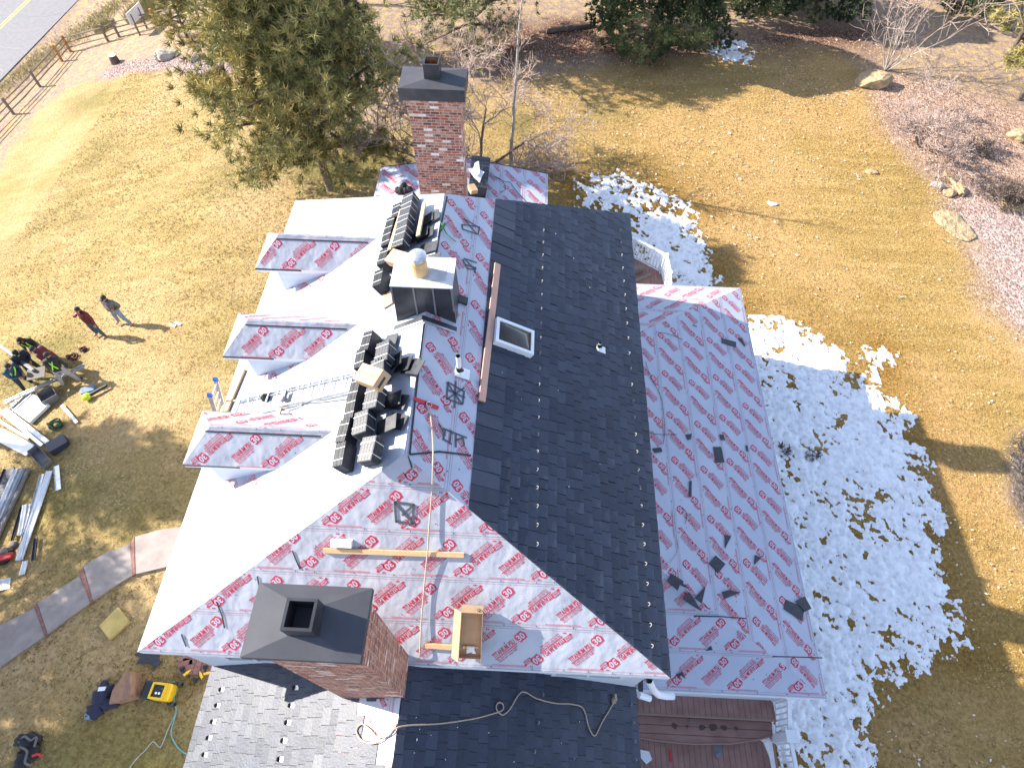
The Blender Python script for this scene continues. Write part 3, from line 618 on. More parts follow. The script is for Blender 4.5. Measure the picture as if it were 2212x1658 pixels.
# sprayed marks
M['spray'] = mat('black_spray_paint', (.06, .065, .08), None, rough=.7)
def spray(f, L, wd=.035):
    mb = MB()
    for P in L: ribbon(mb, f, P, wd, .013, .002)
    mb.build('spray_mark', M['spray'], main_roof)
spray(FR, [[(968, 825), (1003, 845), (1000, 872)], [(968, 825), (965, 860), (995, 872), (1000, 872)], [(966, 826), (998, 872)], [(1002, 838), (965, 862)], [(985, 824), (982, 880)], [(968, 842), (1004, 858)]], .03)
spray(FN, [[(853, 1084), (894, 1090), (892, 1131), (856, 1126), (853, 1084)], [(855, 1087), (892, 1130)], [(892, 1092), (870, 1112)]], .045)
spray(FR, [[(1002, 472), (1036, 492), (1033, 506), (1000, 495), (998, 485), (1036, 490)], [(1002, 472), (1030, 505)]], .028)
spray(FR, [[(1003, 558), (1030, 567)], [(1005, 560), (1026, 582), (1010, 580), (1000, 560)], [(1008, 572), (1028, 578), (1026, 588)]], .028)
spray(FR, [[(948, 915), (962, 940)], [(962, 928), (958, 948), (975, 958)], [(975, 930), (972, 955)], [(958, 925), (1008, 945)], [(985, 935), (985, 965)], [(985, 950), (1000, 945), (1003, 960)]], .03)
# walls
mb = MB(); mb.box((-6.52, 1.87, -3), (2.74, 13.6, ZE-.16)); wl = mb.build('wall', M['siding'], house)
def window(x0, x1, y, z0, z1, sgn):
    mb = MB(); d = .05*sgn
    for a, b in (((x0-.09, z0-.09), (x0, z1+.09)), ((x1, z0-.09), (x1+.09, z1+.09)), ((x0, z0-.09), (x1, z0)), ((x0, z1), (x1, z1+.09)), (((x0+x1)/2-.03, z0), ((x0+x1)/2+.03, z1))):
        mb.box((a[0], min(y, y+d), a[1]), (b[0], max(y, y+d), b[1]))
    o = mb.build('window', M['white'], house); mb = MB(); mb.box((x0, min(y, y+d*.4), z0), (x1, max(y, y+d*.4), z1)); mb.build('pane', M['glass'], o)
window(.95, 2.2, 1.87, 4.85, 5.75, -1); window(-5.6, -4.5, 1.87, 4.75, 5.6, -1)
# near wing: gable roof running towards the camera
WE, WL, WR, WX, WZ, WY = 3.38, -6.52, 2.80, -1.86, 6.18, -7.
wL = [(WL, 1.87, WE), (WL, WY, WE), (WX, WY, WZ), (WX, 1.87, WZ)]; wR = [(WR, WY, WE), (WR, 1.87, WE), (WX, 1.87, WZ), (WX, WY, WZ)]
wing = roof_solid('wing_roof', [wL, wR], [(WL, 1.865, WE), (WL, WY, WE), (WR, WY, WE), (WR, 1.865, WE)], house, [M['under'], M['white']])
FWL = Facet(wL, (0, -1, 0)); FWR = Facet(wR, (0, 1, 0))
mb = MB(); mb.box((-6.42, WY+.1, -3), (2.68, 1.86, WE-.16)); mb.build('wall', M['siding'], house)
px0 = [FWL.px2(*p) for p in ((760, 1500), (865, 1500), (853, 1665), (808, 1665), (808, 1600), (770, 1545))]
patch = [(min(p[0] for p in px0[:2]), 0)]
def in_patch(P):
    c = (sum(p[0] for p in P)/len(P), sum(p[1] for p in P)/len(P)); return bool(polydist(np.array([c[0]]), np.array([c[1]]), px0)[0] > 0)
wtop = FWL.to2((WX, 0, WZ))[1]
slates(FWL, FWL.q, wing, wtop-.02, seed=9, cut=in_patch, bed=True)
print_facet(FWL, wing, v0=wtop-1.05, poly=[p for p in clip_poly(FWL.q, [(-50, wtop-1.4), (50, wtop-1.4), (50, 50), (-50, 50)])], seed=12, caps=False)
backing(FWR, FWR.q, wing); slates(FWR, FWR.q, wing, wtop-.02, seed=10)
for x, y in ((480, 1489), (471, 1523), (462, 1558), (453, 1593), (444, 1629), (639, 1485), (630, 1523), (622, 1560), (614, 1599), (606, 1639)):
    p = FWL.px2(x, y); mb = MB(); mb.obox(FWL.to3(p[0], p[1]+.06, .03), FWL.u*.04, FWL.v*.05, FWL.n*.003, 0)
    mb.prism([FWL.to3(p[0]+.045*cos(t), p[1]-.02, .03+.06*sin(t)) for t in np.linspace(0, pi, 8)], FWL.v*.012, 1); mb.build('snow_guard', [M['alu'], M['blackplastic']], wing)
for x, y in ((1170, 1500), (1160, 1560), (1152, 1622), (1360, 1520), (1365, 1560), (1368, 1600), (1370, 1640)): snow_guard(FWR, x, y, wing)
# right side roof (one storey), hipped at both ends
e = 1.27; SZ = H0-e*12; SXR, SY0, SY1 = .470*e*12, .123*e*12, .925*e*12; SXW = 2.76; tx = SXR-SXW; SRZ = SZ+.27*tx; yn, yf = SY0+.65*tx, SY1-.76*tx
sR = [(SXR, SY0, SZ), (SXR, SY1, SZ), (SXW, yf, SRZ), (SXW, yn, SRZ)]; sN = [(SXW, SY0, SZ), (SXR, SY0, SZ), (SXW, yn, SRZ)]; sF = [(SXR, SY1, SZ), (SXW, SY1, SZ), (SXW, yf, SRZ)]
side = roof_solid('side_roof', [sR, sN, sF], [(SXW, SY0, SZ), (SXR, SY0, SZ), (SXR, SY1, SZ), (SXW, SY1, SZ)], house, [M['under'], M['white']], .2)
FSR = Facet(sR, (0, 1, 0)); FSN = Facet(sN, (1, 0, 0)); FSF = Facet(sF, (-1, 0, 0))
print_facet(FSR, side, v0=.03, seed=21); print_facet(FSN, side, v0=.03, seed=22); print_facet(FSF, side, v0=.03, seed=23)
laps(FSN, [[(1500, 1330), (1560, 1331), (1612, 1335)], [(1669, 1417), (1720, 1418), (1776, 1420)]], side); laps(FSR, [[(1496, 702), (1502, 704), (1505, 705)]], side)
mb = MB(); mb.box((2.745, 2.05, -3), (SXR-.25, SY1-.2, SZ-.19)); mb.build('wall', M['siding'], house)
# rear wing: low gable behind the far chimney
RE = 3.8; rx0, rx1, ry = -5.39, .67, 18.46; rmx = -2.36; rz = 4.35
kL = [(rx0, ry, RE), (rx0, 13.6, RE), (rmx, 13.6, rz), (rmx, ry, rz)]; kR = [(rx1, 13.6, RE), (rx1, ry, RE), (rmx, ry, rz), (rmx, 13.6, rz)]
rear = roof_solid('rear_roof', [kL, kR], [(rx0, ry, RE), (rx0, 13.605, RE), (rx1, 13.605, RE), (rx1, ry, RE)], house, [M['under'], M['white']])
FKL = Facet(kL, (0, -1, 0)); FKR = Facet(kR, (0, 1, 0)); print_facet(FKL, rear, seed=31); print_facet(FKR, rear, seed=32)
mb = MB(); mb.box((rx0+.15, 13.59, -3), (rx1-.15, ry-.2, RE-.16)); mb.prism([(rx0+.15, ry-.22, RE-.17), (rx1-.15, ry-.22, RE-.17), (rmx, ry-.22, rz-.1)], (0, .02, 0)); mb.build('wall', M['siding'], house)
mb = MB(); mb.prism([(rx0, ry+.002, RE-.12), (rx1, ry+.002, RE-.12), (rx1, ry+.002, RE+.012), (rmx, ry+.002, rz+.012), (rx0, ry+.002, RE+.012)], (0, .03, 0)); mb.build('rake_board', M['blackline'], rear)
# three hipped dormers on the left slope
def slz(x): return RZ-(RX-x)*(RZ-ZE)/(RX-EL)
def slx(z): return RX-(RZ-z)*(RX-EL)/(RZ-ZE)
for i, yc in enumerate((10.61, 8.03, 5.46)):
    ze, zr, xf, xw, hw = 7.38, 7.98, -6.44, -5.96, .60; xr = -5.84
    y0, y1 = yc-hw, yc+hw; yr = yc-.05; xe, xre = slx(ze), slx(zr)
    mb = MB(); a = .585
    mb.prism([(xw, yc-a, slz(xw)), (xw, yc-a, ze-.1), (slx(ze-.1), yc-a, ze-.1)], (0, 2*a, 0))
    d = mb.build('dormer', M['siding'], house)
    nf = [(xf, y0, ze), (xe, y0, ze), (xre, yr, zr), (xr, yr, zr)]; ff = [(xe, y1, ze), (xf, y1, ze), (xr, yr, zr), (xre, yr, zr)]; fr = [(xf, y1, ze), (xf, y0, ze), (xr, yr, zr)]
    rf = MB()
    for f in (nf, ff, fr): rf.add(f, [tuple(range(len(f)))], 2)
    E = [Vector(p) for p in ((xf, y1, ze), (xf, y0, ze), (xe, y0, ze), (xe, y1, ze))]
    for p, q in zip(E, E[1:]+E[:1]):
        k = Vector((0, 0, -.11)); rf.add([p, q, q+k, p+k], [(0, 1, 2, 3)], 1)
    rf.add([p+Vector((0, 0, -.11)) for p in E], [(0, 1, 2, 3)], 1)
    # drip edge and the apron of underlayment running on to the slope
    rf.obox((xf+.55, y0-.008, ze-.02), (.55, 0, 0), (0, .006, 0), (0, 0, .022), 3)
    P = [FL.to3(*FL.to2(Vector(p)), .006) for p in ((xe-.1, y0-.02, ze), (xe-.05, y0-.32, ze), (xre+.25, yc-.1, zr), (xre+.3, yc+.05, zr), (xre, yc, zr), (xe, y0, ze))]
    rf.add(P, [tuple(range(6))], 0)
    P = [Vector((*p, 0)) for p in ((xw+.1, y0+.12), (xw+.3, y0-.10), (xw+.72, y0-.12), (xw+.68, y0-.34), (xe-.1, y0-.27), (xe, y0+.1))]
    P = [FL.to3(*FL.to2(Vector((p.x, p.y, slz(p.x)))), .006) for p in P]; rf.add(P, [tuple(range(6))], 0)
    ro = rf.build('dormer_roof', [M['under'], M['white'], M['wrink'], M['blackline']], d)
    # print and lap lines stay with the dormer itself
    for f_, u_, sd in ((nf, (1, 0, 0), 41+i), (ff, (-1, 0, 0), 45+i)):
        F_ = Facet(f_, u_); print_facet(F_, d, v0=-.06, seed=sd, caps=(u_[0] > 0))
        if u_[0] > 0:
            l = MB(); vr = F_.to2((xr, yr, zr))[1]
            l.prism([F_.to3(.5 if i == 2 else .55, vr-.13, .008), F_.to3(xre-xf-.25, vr-.13, .008), F_.to3(xre-xf-.25, vr-.10, .008), F_.to3(.5 if i == 2 else .55, vr-.10, .008)], F_.n*.004); l.build('lap_edge', M['blackline'], d)
    Q_ = [FL.to2((x_, y_, slz(x_))) for x_, y_ in ((xw+.12, y0+.02), (xw+.35, y0-.24), (xe-.15, y0-.27), (xe+.05, y0-.02))]
    if sum(Q_[k][0]*Q_[(k+1) % 4][1]-Q_[(k+1) % 4][0]*Q_[k][1] for k in range(4)) < 0: Q_ = Q_[::-1]
    f2 = Facet(cL, (0, -1, 0)); f2.o = FL.o+FL.n*.004; print_facet(f2, d, v0=.25+.2*i, poly=Q_, seed=51+i, caps=False)
    wb = MB(); wb.box((xw-.03, yc-.36, ze-.62), (xw-.002, yc+.36, ze-.14)); wb.build('window', M['glass'], d)
# brick chimneys
def chimney(name_label, x0, x1, y0, y1, z0, zt, corbel):
    o = MB(); c = .06 if corbel else .0
    def ring(z, g): return [(x0-g, y0-g, z), (x1+g, y0-g, z), (x1+g, y1+g, z), (x0-g, y1+g, z)]
    R = [ring(z0, 0), ring(zt-.85, 0), ring(zt-.35, c), ring(zt-.18, c)]
    V = [p for r in R for p in r]; F = []; m = []
    for k in range(len(R)-1):
        for i in range(4): F.append((k*4+i, k*4+(i+1) % 4, (k+1)*4+(i+1) % 4, (k+1)*4+i)); m.append(0 if i % 2 == 0 else 1)
    o.v = V; o.f = F; o.m = m
    ch = o.build('brick_chimney', [M['brick_x'], M['brick_y']], house)
    cp = MB(); g = c+.09; h = .30 if corbel else .12; cx, cy = (x0+x1)/2, (y0+y1)/2; s = .19
    A = [(x0-g, y0-g), (x1+g, y0-g), (x1+g, y1+g), (x0-g, y1+g)]; zb = zt-h
    cp.add([(*p, zb) for p in A]+[(*p, zt) for p in A], [(0, 1, 5, 4), (1, 2, 6, 5), (2, 3, 7, 6), (3, 0, 4, 7), (3, 2, 1, 0)], 1 if corbel else 0)
    zq = zt+.08; B = [(cx-s, cy-s), (cx+s, cy-s), (cx+s, cy+s), (cx-s, cy+s)]
    cp.add([(*p, zt) for p in A]+[(*p, zq) for p in B], [(0, 1, 5, 4), (1, 2, 6, 5), (2, 3, 7, 6), (3, 0, 4, 7), (4, 5, 6, 7)], 0)
    cp.build('chimney_cap', [M['cap_metal'], M['cap_dark']], ch)
    fl = MB(); zz = zq+(.34 if corbel else .30); t = .035; s2 = s-.01
    for a, b in (((cx-s2, cy-s2), (cx+s2, cy-s2+t)), ((cx-s2, cy+s2-t), (cx+s2, cy+s2)), ((cx-s2, cy-s2+t), (cx-s2+t, cy+s2-t)), ((cx+s2-t, cy-s2+t), (cx+s2, cy+s2-t))): fl.box((*a, zq-.06), (*b, zz), 0)
    fl.box((cx-s2+t, cy-s2+t, zq-.05), (cx+s2-t, cy+s2-t, zq-.03), 1)
    if corbel: fl.add([(cx-s2+t, cy+s2-t-.004, zq-.03), (cx+s2-t, cy+s2-t-.004, zq-.03), (cx+s2-t, cy+s2-t-.004, zz-.01), (cx-s2+t, cy+s2-t-.004, zz-.01)], [(0, 1, 2, 3)], 2)
    fl.build('flue', [M['cap_dark'], M['bore_black'], M['rust']], ch)
    return ch
chimney('near', -3.02, -1.80, 1.17, 1.84, 0, 10.50, False)
chimney('far', -2.96, -1.72, 13.38, 13.98, 0, 10.08, True)
# sheet-metal clad chimney on the ridge
x0, x1, y0, y1 = -2.50, -1.38, 7.72, 8.44; zt = 9.53
mb = MB(); b = .05
mb.add([(x0-b, y0-b, 8.2), (x1+b, y0-b, 8.2), (x1+b, y1+b, 8.2), (x0-b, y1+b, 8.2), (x0, y0, zt), (x1, y0, zt), (x1, y1, zt), (x0, y1, zt)], [(0, 1, 5, 4), (1, 2, 6, 5), (2, 3, 7, 6), (3, 0, 4, 7)], 0)
for f in (.36, .69):
    xa = x0+(x1-x0)*f; mb.bar((xa-.0, y0-b+.0, 8.45), (xa, y0-.012, zt-.02), .03, .025, (0, 1, 0), 1)
mb.bar((x1+.03, y0-.02, 8.2), (x1, y0, zt), .03, .03, (0, 1, 0), 1)
mc = mb.build('metal_chimney', [M['cap_dark'], M['greymetal']], house)
mb = MB(); mb.box((x0-.03, y0-.03, zt), (x1+.03, y1+.03, zt+.025), 0); mb.box((-1.93, y0+.14, zt+.026), (-1.5, y1-.14, zt+.031), 1); mb.build('top_plate', [mat('pale_sheet_metal', (.62, .62, .62), (.5, .49, .48), 6, .45), M['cap_top']], mc)
mb = MB(); pc = (-2.0, 8.06, zt+.025); mb.lathe(pc, [(.155, 0), (.155, .33), (.15, .335), (.13, .34), (.0, .34)], 24, 0); mb.build('flue_pipe', M['tan'], mc, smooth=False)
mb = MB(); mb.lathe(pc, [(.135, .34), (.135, .37), (.165, .375), (.165, .395), (.15, .40), (.165, .41), (.165, .43), (.15, .435), (.165, .445), (.165, .465), (.12, .50), (.06, .52), (0, .525)], 24, 0); mb.build('rain_cap', M['alu'], mc)
mb = MB()
for s in (-1, 1):
    f = FL if s < 0 else FR; P = [(855, 708), (914, 687)] if s < 0 else [(914, 687), (983, 711)]
    ribbon(mb, f, P, .1, .012, .02, 0); ribbon(mb, f, [(x, y+6) for x, y in P], .05, .012, .012, 1)
mb.build('chimney_flashing', [M['cap_dark'], M['alu']], mc)
mb = MB(); q = FR.px(1000, 648, .03); mb.obox(q, FR.u*.09, FR.v*.10, FR.n*.03, 0); mb.obox(q-FR.v*-.16, FR.u*.05, FR.v*.05, FR.n*.05, 0); mb.build('bracket', M['cap_dark'], mc)
# skylight
k = [FR.px(*p, .12) for p in ((1073, 686), (1153, 716), (1151, 768), (1068, 738))]; c0 = sum(k, Vector())/4; uu = FR.u*((k[0]-k[3]).dot(FR.u)/2); vv = FR.v*abs((k[0]-k[1]).dot(FR.v)/2)
mb = MB(); t = .034; hu, hv = uu.length, vv.length
for sx_, sy_, lx_, ly_ in ((0, 1, hu, t), (0, -1, hu, t), (1, 0, t, hv-t*2), (-1, 0, t, hv-t*2)): mb.obox(c0-FR.n*.04+FR.u*sx_*(hu-t)+FR.v*sy_*(hv-t), FR.u*lx_, FR.v*ly_, FR.n*.08)
sk = mb.build('skylight', M['white'], house)
mb = MB(); nn = 10; V = [c0+FR.u*(hu-2*t)*(2*i/nn-1)+FR.v*(hv-2*t)*(2*j/nn-1)+FR.n*(.07*(1-(2*i/nn-1)**2)**.6*(1-(2*j/nn-1)**2)**.6) for j in range(nn+1) for i in range(nn+1)]
mb.add(V, [(j*(nn+1)+i, j*(nn+1)+i+1, (j+1)*(nn+1)+i+1, (j+1)*(nn+1)+i) for j in range(nn) for i in range(nn)]); mb.build('glass_dome', M['glass'], sk, smooth=True)
# plumbing vents
def vent(x, y, hgt, r):
    p = FR.px(x, y, .03); mb = MB(); mb.tube([p-Vector((0, 0, .05)), p+Vector((0, 0, hgt))], r, 14, 0, cap=False); mb.lathe(p+Vector((0, 0, hgt)), [(r, 0), (r*.8, 0), (r*.8, -.1), (0, -.1)], 14, 2)
    v = mb.build('vent_pipe', [M['white'], M['white'], M['bore_black']], house)
    mb = MB(); mb.obox(p-FR.v*.06, FR.u*r*2.6, FR.v*r*3.4, FR.n*.004, 0); mb.lathe(p-FR.n*.02, [(r*2.1, 0), (r*1.6, .08), (r*1.15, .10)], 16, 0, FR.n); mb.lathe(p, [(r*1.5, .06), (r*1.2, .16), (r*1.02, .17)], 14, 1); mb.build('flashing', [M['white'], M['blackplastic']], v)
vent(993, 803, .52, .045); vent(1294, 752, .20, .035)
# downspout and gutter end at the near right corner
mb = MB(); P = [zp(1402, 1468, 6.0), zp(1412, 1490, 5.2), zp(1422, 1500, 4.9), zp(1440, 1503, 4.8), zp(1455, 1503, 4.75)]; mb.tube(P, .065, 8, 0, cap=False); mb.build('downspout', M['white'], house)
mb = MB(); mb.tube([zp(1380, 1500, 3.35), zp(1404, 1508, 3.2)], .07, 8); mb.build('gutter', M['white'], house)
# ------------------------------------------------------------------ decks
def deck_near():
    t = empty('deck', (6, 0, 0), 'brown board deck with white railing beside the near end of the house', 'deck')
    z0, z1, z2 = .42, .60, .78; r = random.Random(2)
    def flat(z, px): return [zp(x, y, z) for x, y in px]
    xa, xb = 2.9, zp(1672, 1600, z0).x
    mb = MB(); x = xa
    yl = zp(1500, 1592, z0).y
    while x < xb: 
        mb.box((x, -6, z0-.12), (min(x+.135, xb), yl+.25, z0+r.uniform(-.002, .002))); x += .142
    mb.build('floor_boards', M['deck'], t)
    # two curved steps: boards run across, a nosing along the front edge
    def front(px, z): return [zp(x, y, z) for x, y in px]
    F1 = front([(1378, 1592), (1430, 1600), (1500, 1606), (1580, 1605), (1640, 1596), (1668, 1588)], z1); B1 = front([(1668, 1540), (1378, 1540)], z1)
    mb = MB(); y0, y1 = min(p.y for p in F1), B1[0].y; n = 3
    Q = [(p.x, p.y) for p in F1+B1]
    A = sum(Q[i][0]*Q[(i+1) % len(Q)][1]-Q[(i+1) % len(Q)][0]*Q[i][1] for i in range(len(Q)))
    for k in range(4):
        a, b = y0+(y1-y0)*k/4, y0+(y1-y0)*(k+1)/4-.012; c = [(xa, a), (xb, a), (xb, b), (xa, b)]
        top = [p for p in F1]; P = clip_poly(Q if A > 0 else Q[::-1], c)
        if len(P) > 2: mb.prism([(p[0], p[1], z1-.04) for p in P], (0, 0, .04))
    mb.prism([(p.x, p.y, z0) for p in F1]+[(p.x, p.y, z0) for p in B1], (0, 0, z1-z0-.045)); mb.build('step', M['deck'], t)
    mb = MB(); mb.tube(F1, .022, 6); mb.build('step_nosing', mat('deck_nosing', (.26, .16, .12), None, rough=.6), t)
    mb = MB(); x = xa; ya = zp(1500, 1545, z2).y
    while x < xb: mb.box((x, ya, z1-.1), (min(x+.135, xb), 2.6, z2+r.uniform(-.002, .002))); x += .142
    mb.build('floor_boards', M['deck'], t)
    mb = MB(); mb.bar((xa, ya-.02, z2-.02), (xb, ya-.02, z2-.02), .05, .05); mb.build('step_nosing', mat('deck_nosing_upper', (.27, .17, .13), None, rough=.6), t)
    # railing
    rt = MB(); R = [zp(1675, 1512, z2), zp(1672, 1592, z0+.1), zp(1685, 1680, z0)]; R[0].z = R[1].z = R[2].z = z0
    h = .95; R = [Vector((xb+.05, 2.1, z2)), Vector((xb+.02, zp(1672, 1595, z0).y, z0+.05)), Vector((xb+.12, -2.5, z0))]
    for a, b in ((R[0], R[1]), (R[1], R[2])):
        for zz, w_ in ((h, .09), (.12, .05)): rt.bar(a+Vector((0, 0, zz)), b+Vector((0, 0, zz)), w_, .05)
    rt.build('rail', M['white'], t)
    for a, b in ((R[0], R[1]), (R[1], R[2])):
        L = (b-a).length; n = int(L/.125); bl = MB()
        for i in range(1, n):
            p = a.lerp(b, i/n); bl.bar(p+Vector((0, 0, .12)), p+Vector((0, 0, h)), .04, .04, (1, 0, 0))
        bl.build('baluster_row', M['white'], t)
    for p, s in ((R[1], .09), (R[0], .09)):
        pb = MB(); pb.box((p.x-s, p.y-s, 0), (p.x+s, p.y+s, p.z+h+.08)); pb.box((p.x-s*1.5, p.y-s*1.5, p.z+h+.08), (p.x+s*1.5, p.y+s*1.5, p.z+h+.13)); pb.build('post', M['white'], t)
    # damp patches on the step
    M['damp'] = mat('damp_wood', (.07, .035, .025), None, rough=.5)
    for x, y, r_ in ((1516, 1570, 8), (1540, 1570, 10), (1564, 1571, 8), (1484, 1568, 4), (1457, 1567, 7), (1590, 1572, 5)):
        mb = MB(); c = zp(x, y, z1+.002); mb.add([(c.x+r_*.0105*cos(q)*(1+.2*sin(3*q+x)), c.y+r_*.009*sin(q)*(1+.15*cos(2*q+y)), c.z) for q in np.linspace(0, 2*pi, 14)[:-1]], [tuple(range(13))]); mb.build('damp_stain', M['damp'], t)
deck_near()
def deck_far():
    t = empty('deck', (5, 17, 0), 'small brown deck with white railing behind the far end of the side roof', 'deck')
    z = .95; h = .9; r = random.Random(4)
    P = [zp(x, y, z) for x, y in ((1362, 553), (1428, 588), (1436, 625), (1436, 700), (1330, 700), (1330, 540))]
    mb = MB(); Q = [(p.x, p.y) for p in P]; A = sum(Q[i][0]*Q[(i+1) % 6][1]-Q[(i+1) % 6][0]*Q[i][1] for i in range(6)); Q = Q if A > 0 else Q[::-1]
    x = min(p[0] for p in Q)
    while x < max(p[0] for p in Q):
        B = clip_poly([(x, -50), (x+.133, -50), (x+.133, 50), (x, 50)], Q) if False else clip_poly(Q, [(x, 0), (x+.133, 0), (x+.133, 60), (x, 60)])
        if len(B) > 2: mb.prism([(p[0], p[1], z-.04) for p in B], (0, 0, .04))
        x += .142
    mb.build('floor_boards', M['deck'], t)
    R = [P[5], P[0], P[1], P[2], P[3]]; R = [Vector((p.x, p.y, z)) for p in R]; rl = MB()
    for a, b in zip(R[:-1], R[1:]):
        for zz in (h, .1): rl.bar(a+Vector((0, 0, zz)), b+Vector((0, 0, zz)), .1 if zz == h else .06, .06)
    rl.build('rail', M['white'], t)
    for a, b in zip(R[:-1], R[1:]):
        n = max(2, int((b-a).length/.13)); bl = MB()
        for i in range(1, n): p = a.lerp(b, i/n); bl.bar(p+Vector((0, 0, .1)), p+Vector((0, 0, h)), .04, .04, (1, 0, 0))
        bl.build('baluster_row', M['white'], t)
    for p in R[1:]:
        pb = MB(); pb.box((p.x-.07, p.y-.07, 0), (p.x+.07, p.y+.07, z+h+.06)); pb.build('post', M['white'], t)
    mb = MB(); q = zp(1386, 600, z+.03); mb.obox(q, (.35, .2, 0), (-.03, .06, 0), (0, 0, .03)); mb.obox(q+Vector((-.2, .3, .1)), (.25, .05, .05), (-.03, .09, 0), (0, 0, .1)); b_ = mb.build('bench', M['greywood']); tag(b_, 'old brown folding bench lying on the small far deck', 'bench')
deck_far()
# ------------------------------------------------------------------ trees
def tufts(cs, dirs, nn, ln, wd, r, spread=1.15):
    """needle brushes: nn thin triangles fanning round each branch-tip direction"""
    n = len(cs); cs = np.array(cs); dirs = np.array(dirs); base = r.random(n)
    rnd = r.normal(0, 1, (n, nn, 3)); rnd /= np.linalg.norm(rnd, axis=2, keepdims=True)
    d = dirs[:, None, :]+rnd*spread; d /= np.linalg.norm(d, axis=2, keepdims=True)
    s = r.normal(0, 1, (n, nn, 3)); s = np.cross(d, s); s /= np.linalg.norm(s, axis=2, keepdims=True)+1e-9
    L = ln*r.uniform(.7, 1.15, (n, nn, 1)); st = cs[:, None, :]+d*L*.08+r.normal(0, ln*.1, (n, nn, 3))
    V = np.stack([st-s*wd, st+s*wd, st+d*L], 2).reshape(-1, 3)
    col = np.clip(base[:, None]*.7+r.uniform(0, .3, (n, nn)), 0, 1).ravel()
    return V, col
def bend(p, d, L, k, droop, wob, r):
    P = [p]; 
    for i in range(k):
        d = (d+Vector((r.gauss(0, wob), r.gauss(0, wob), r.gauss(0, wob)+droop))).normalized(); p = p+d*(L/k); P.append(p)
    return P, d
def pine(base, H, cb, R, seed, nbr, tl, label, group, needle='needle', nn=20, lean=(0, 0), dens=1., name='pine_tree', ntw=4, shape=.75, rt=None):
    r = random.Random(seed); g = np.random.default_rng(seed); b = Vector(base)
    t = empty(name, b, label, 'tree', group); wood = MB(); rt = rt or H*.021
    top = b+Vector((lean[0], lean[1], H)); k = 9; TP = []
    for i in range(k+1):
        q = i/k; TP.append(b.lerp(top, q)+Vector((r.gauss(0, .05*H*.1), r.gauss(0, .05*H*.1), 0))*(1 if 0 < i < k else 0))
    wood.tube([TP[0]-Vector((0, 0, .3))]+TP, [rt*1.35]+[rt*(1-.93*i/k) for i in range(k+1)], 8)
    cs, ds = [], []; tw = MB()
    for i in range(nbr):
        q = (i+r.random())/nbr; q = q**.85; hz = cb+(1-cb)*q*.97; j = min(k-1, int(hz*k)); p = TP[j].lerp(TP[j+1], hz*k-j)
        a = i*2.39996+r.gauss(0, .35); Rr = R*max(.12, (1-q)**shape)*(.62+.5*r.random())*min(1, .55+q*4)
        up = .12+.75*q+r.gauss(0, .12); d = Vector((cos(a), sin(a), up)).normalized()
        P, dl = bend(p, d, Rr, 6, .03 if q > .15 else -.02, .12, r)
        wood.tube(P, [rt*(.42*(1-hz)+.12)*(1-.8*s/6)+.008 for s in range(7)], 5, cap=False)
        for s in range(2, 7):
            for z in range(ntw):
                if r.random() > dens*(.55+.09*s): continue
                q0 = P[s-1].lerp(P[s], r.random()); td = (Vector((r.gauss(0, 1), r.gauss(0, 1), r.gauss(.25, .6))).normalized()*.9+dl*.7).normalized()
                TPn, td2 = bend(q0, td, Rr*(.14+.18*r.random())+.12, 2, .06, .12, r); tw.tube(TPn, [.012, .009, .005], 3, cap=False)
                for c in TPn[1:]: cs.append(tuple(c)); ds.append(tuple((td2+Vector((0, 0, .35))).normalized()))
        cs.append(tuple(P[-1])); ds.append(tuple(dl))
    wood.build('trunk', M['bark'], t, smooth=True); tw.build('twigs', M['bark'], t)
    V, col = tufts(cs, ds, nn, tl, tl*.055, g); rawmesh('crown', V, np.arange(len(V)).reshape(-1, 3), M[needle], t, col); return t
def conifer_mass(base, H, R, seed, n, label, group, leaf='juniper', ls=.16, name='juniper_tree', cone=.6, lobes=14, flat=1.):
    """dense evergreen: sprays of small leaf triangles on boughs that stand clear of each other"""
    r = random.Random(seed); g = np.random.default_rng(seed); b = Vector(base); t = empty(name, b, label, 'tree', group); wood = MB()
    wood.tube([b-Vector((0, 0, .3)), b+Vector((0, 0, H*.5)), b+Vector((0, 0, H*.9))], [H*.03, H*.02, .02], 7)
    C_, D_, S_ = [], [], []
    nb = int(n)
    for i in range(nb):
        q = r.random()**.8; a = r.uniform(0, 2*pi); lob = 1+.16*sin(a*3+seed)+.14*sin(a*5+q*9+seed*2)+.10*sin(q*17+a*2); prof = (1-q)**cone*min(1, .62+q*2.4)
        rr = R*prof*lob*(1-.5*r.random()**2.2); z = H*(.04+.96*q); c = b+Vector((cos(a)*rr, sin(a)*rr, z+r.gauss(0, .05*H*.3)))
        C_.append(tuple(c)); D_.append((cos(a)*.8, sin(a)*.8, .55)); 
        if i % 60 == 0: wood.tube([b+Vector((0, 0, z*.7)), c], [.03, .01], 4, cap=False)
    V, col = tufts(C_, D_, 12, ls, ls*.17, g, .85)
    cl = fbm(np.array([c[0] for c in C_])*.9+seed, np.array([c[2]*1.1+c[1]*.5 for c in C_]), seed, 3)
    col = np.clip(col*.62+np.repeat((cl-.47)*2.0+.12, 12), 0, 1)
    wood.build('trunk', M['bark'], t); rawmesh('crown', V, np.arange(len(V)).reshape(-1, 3), M[leaf], t, col); return t
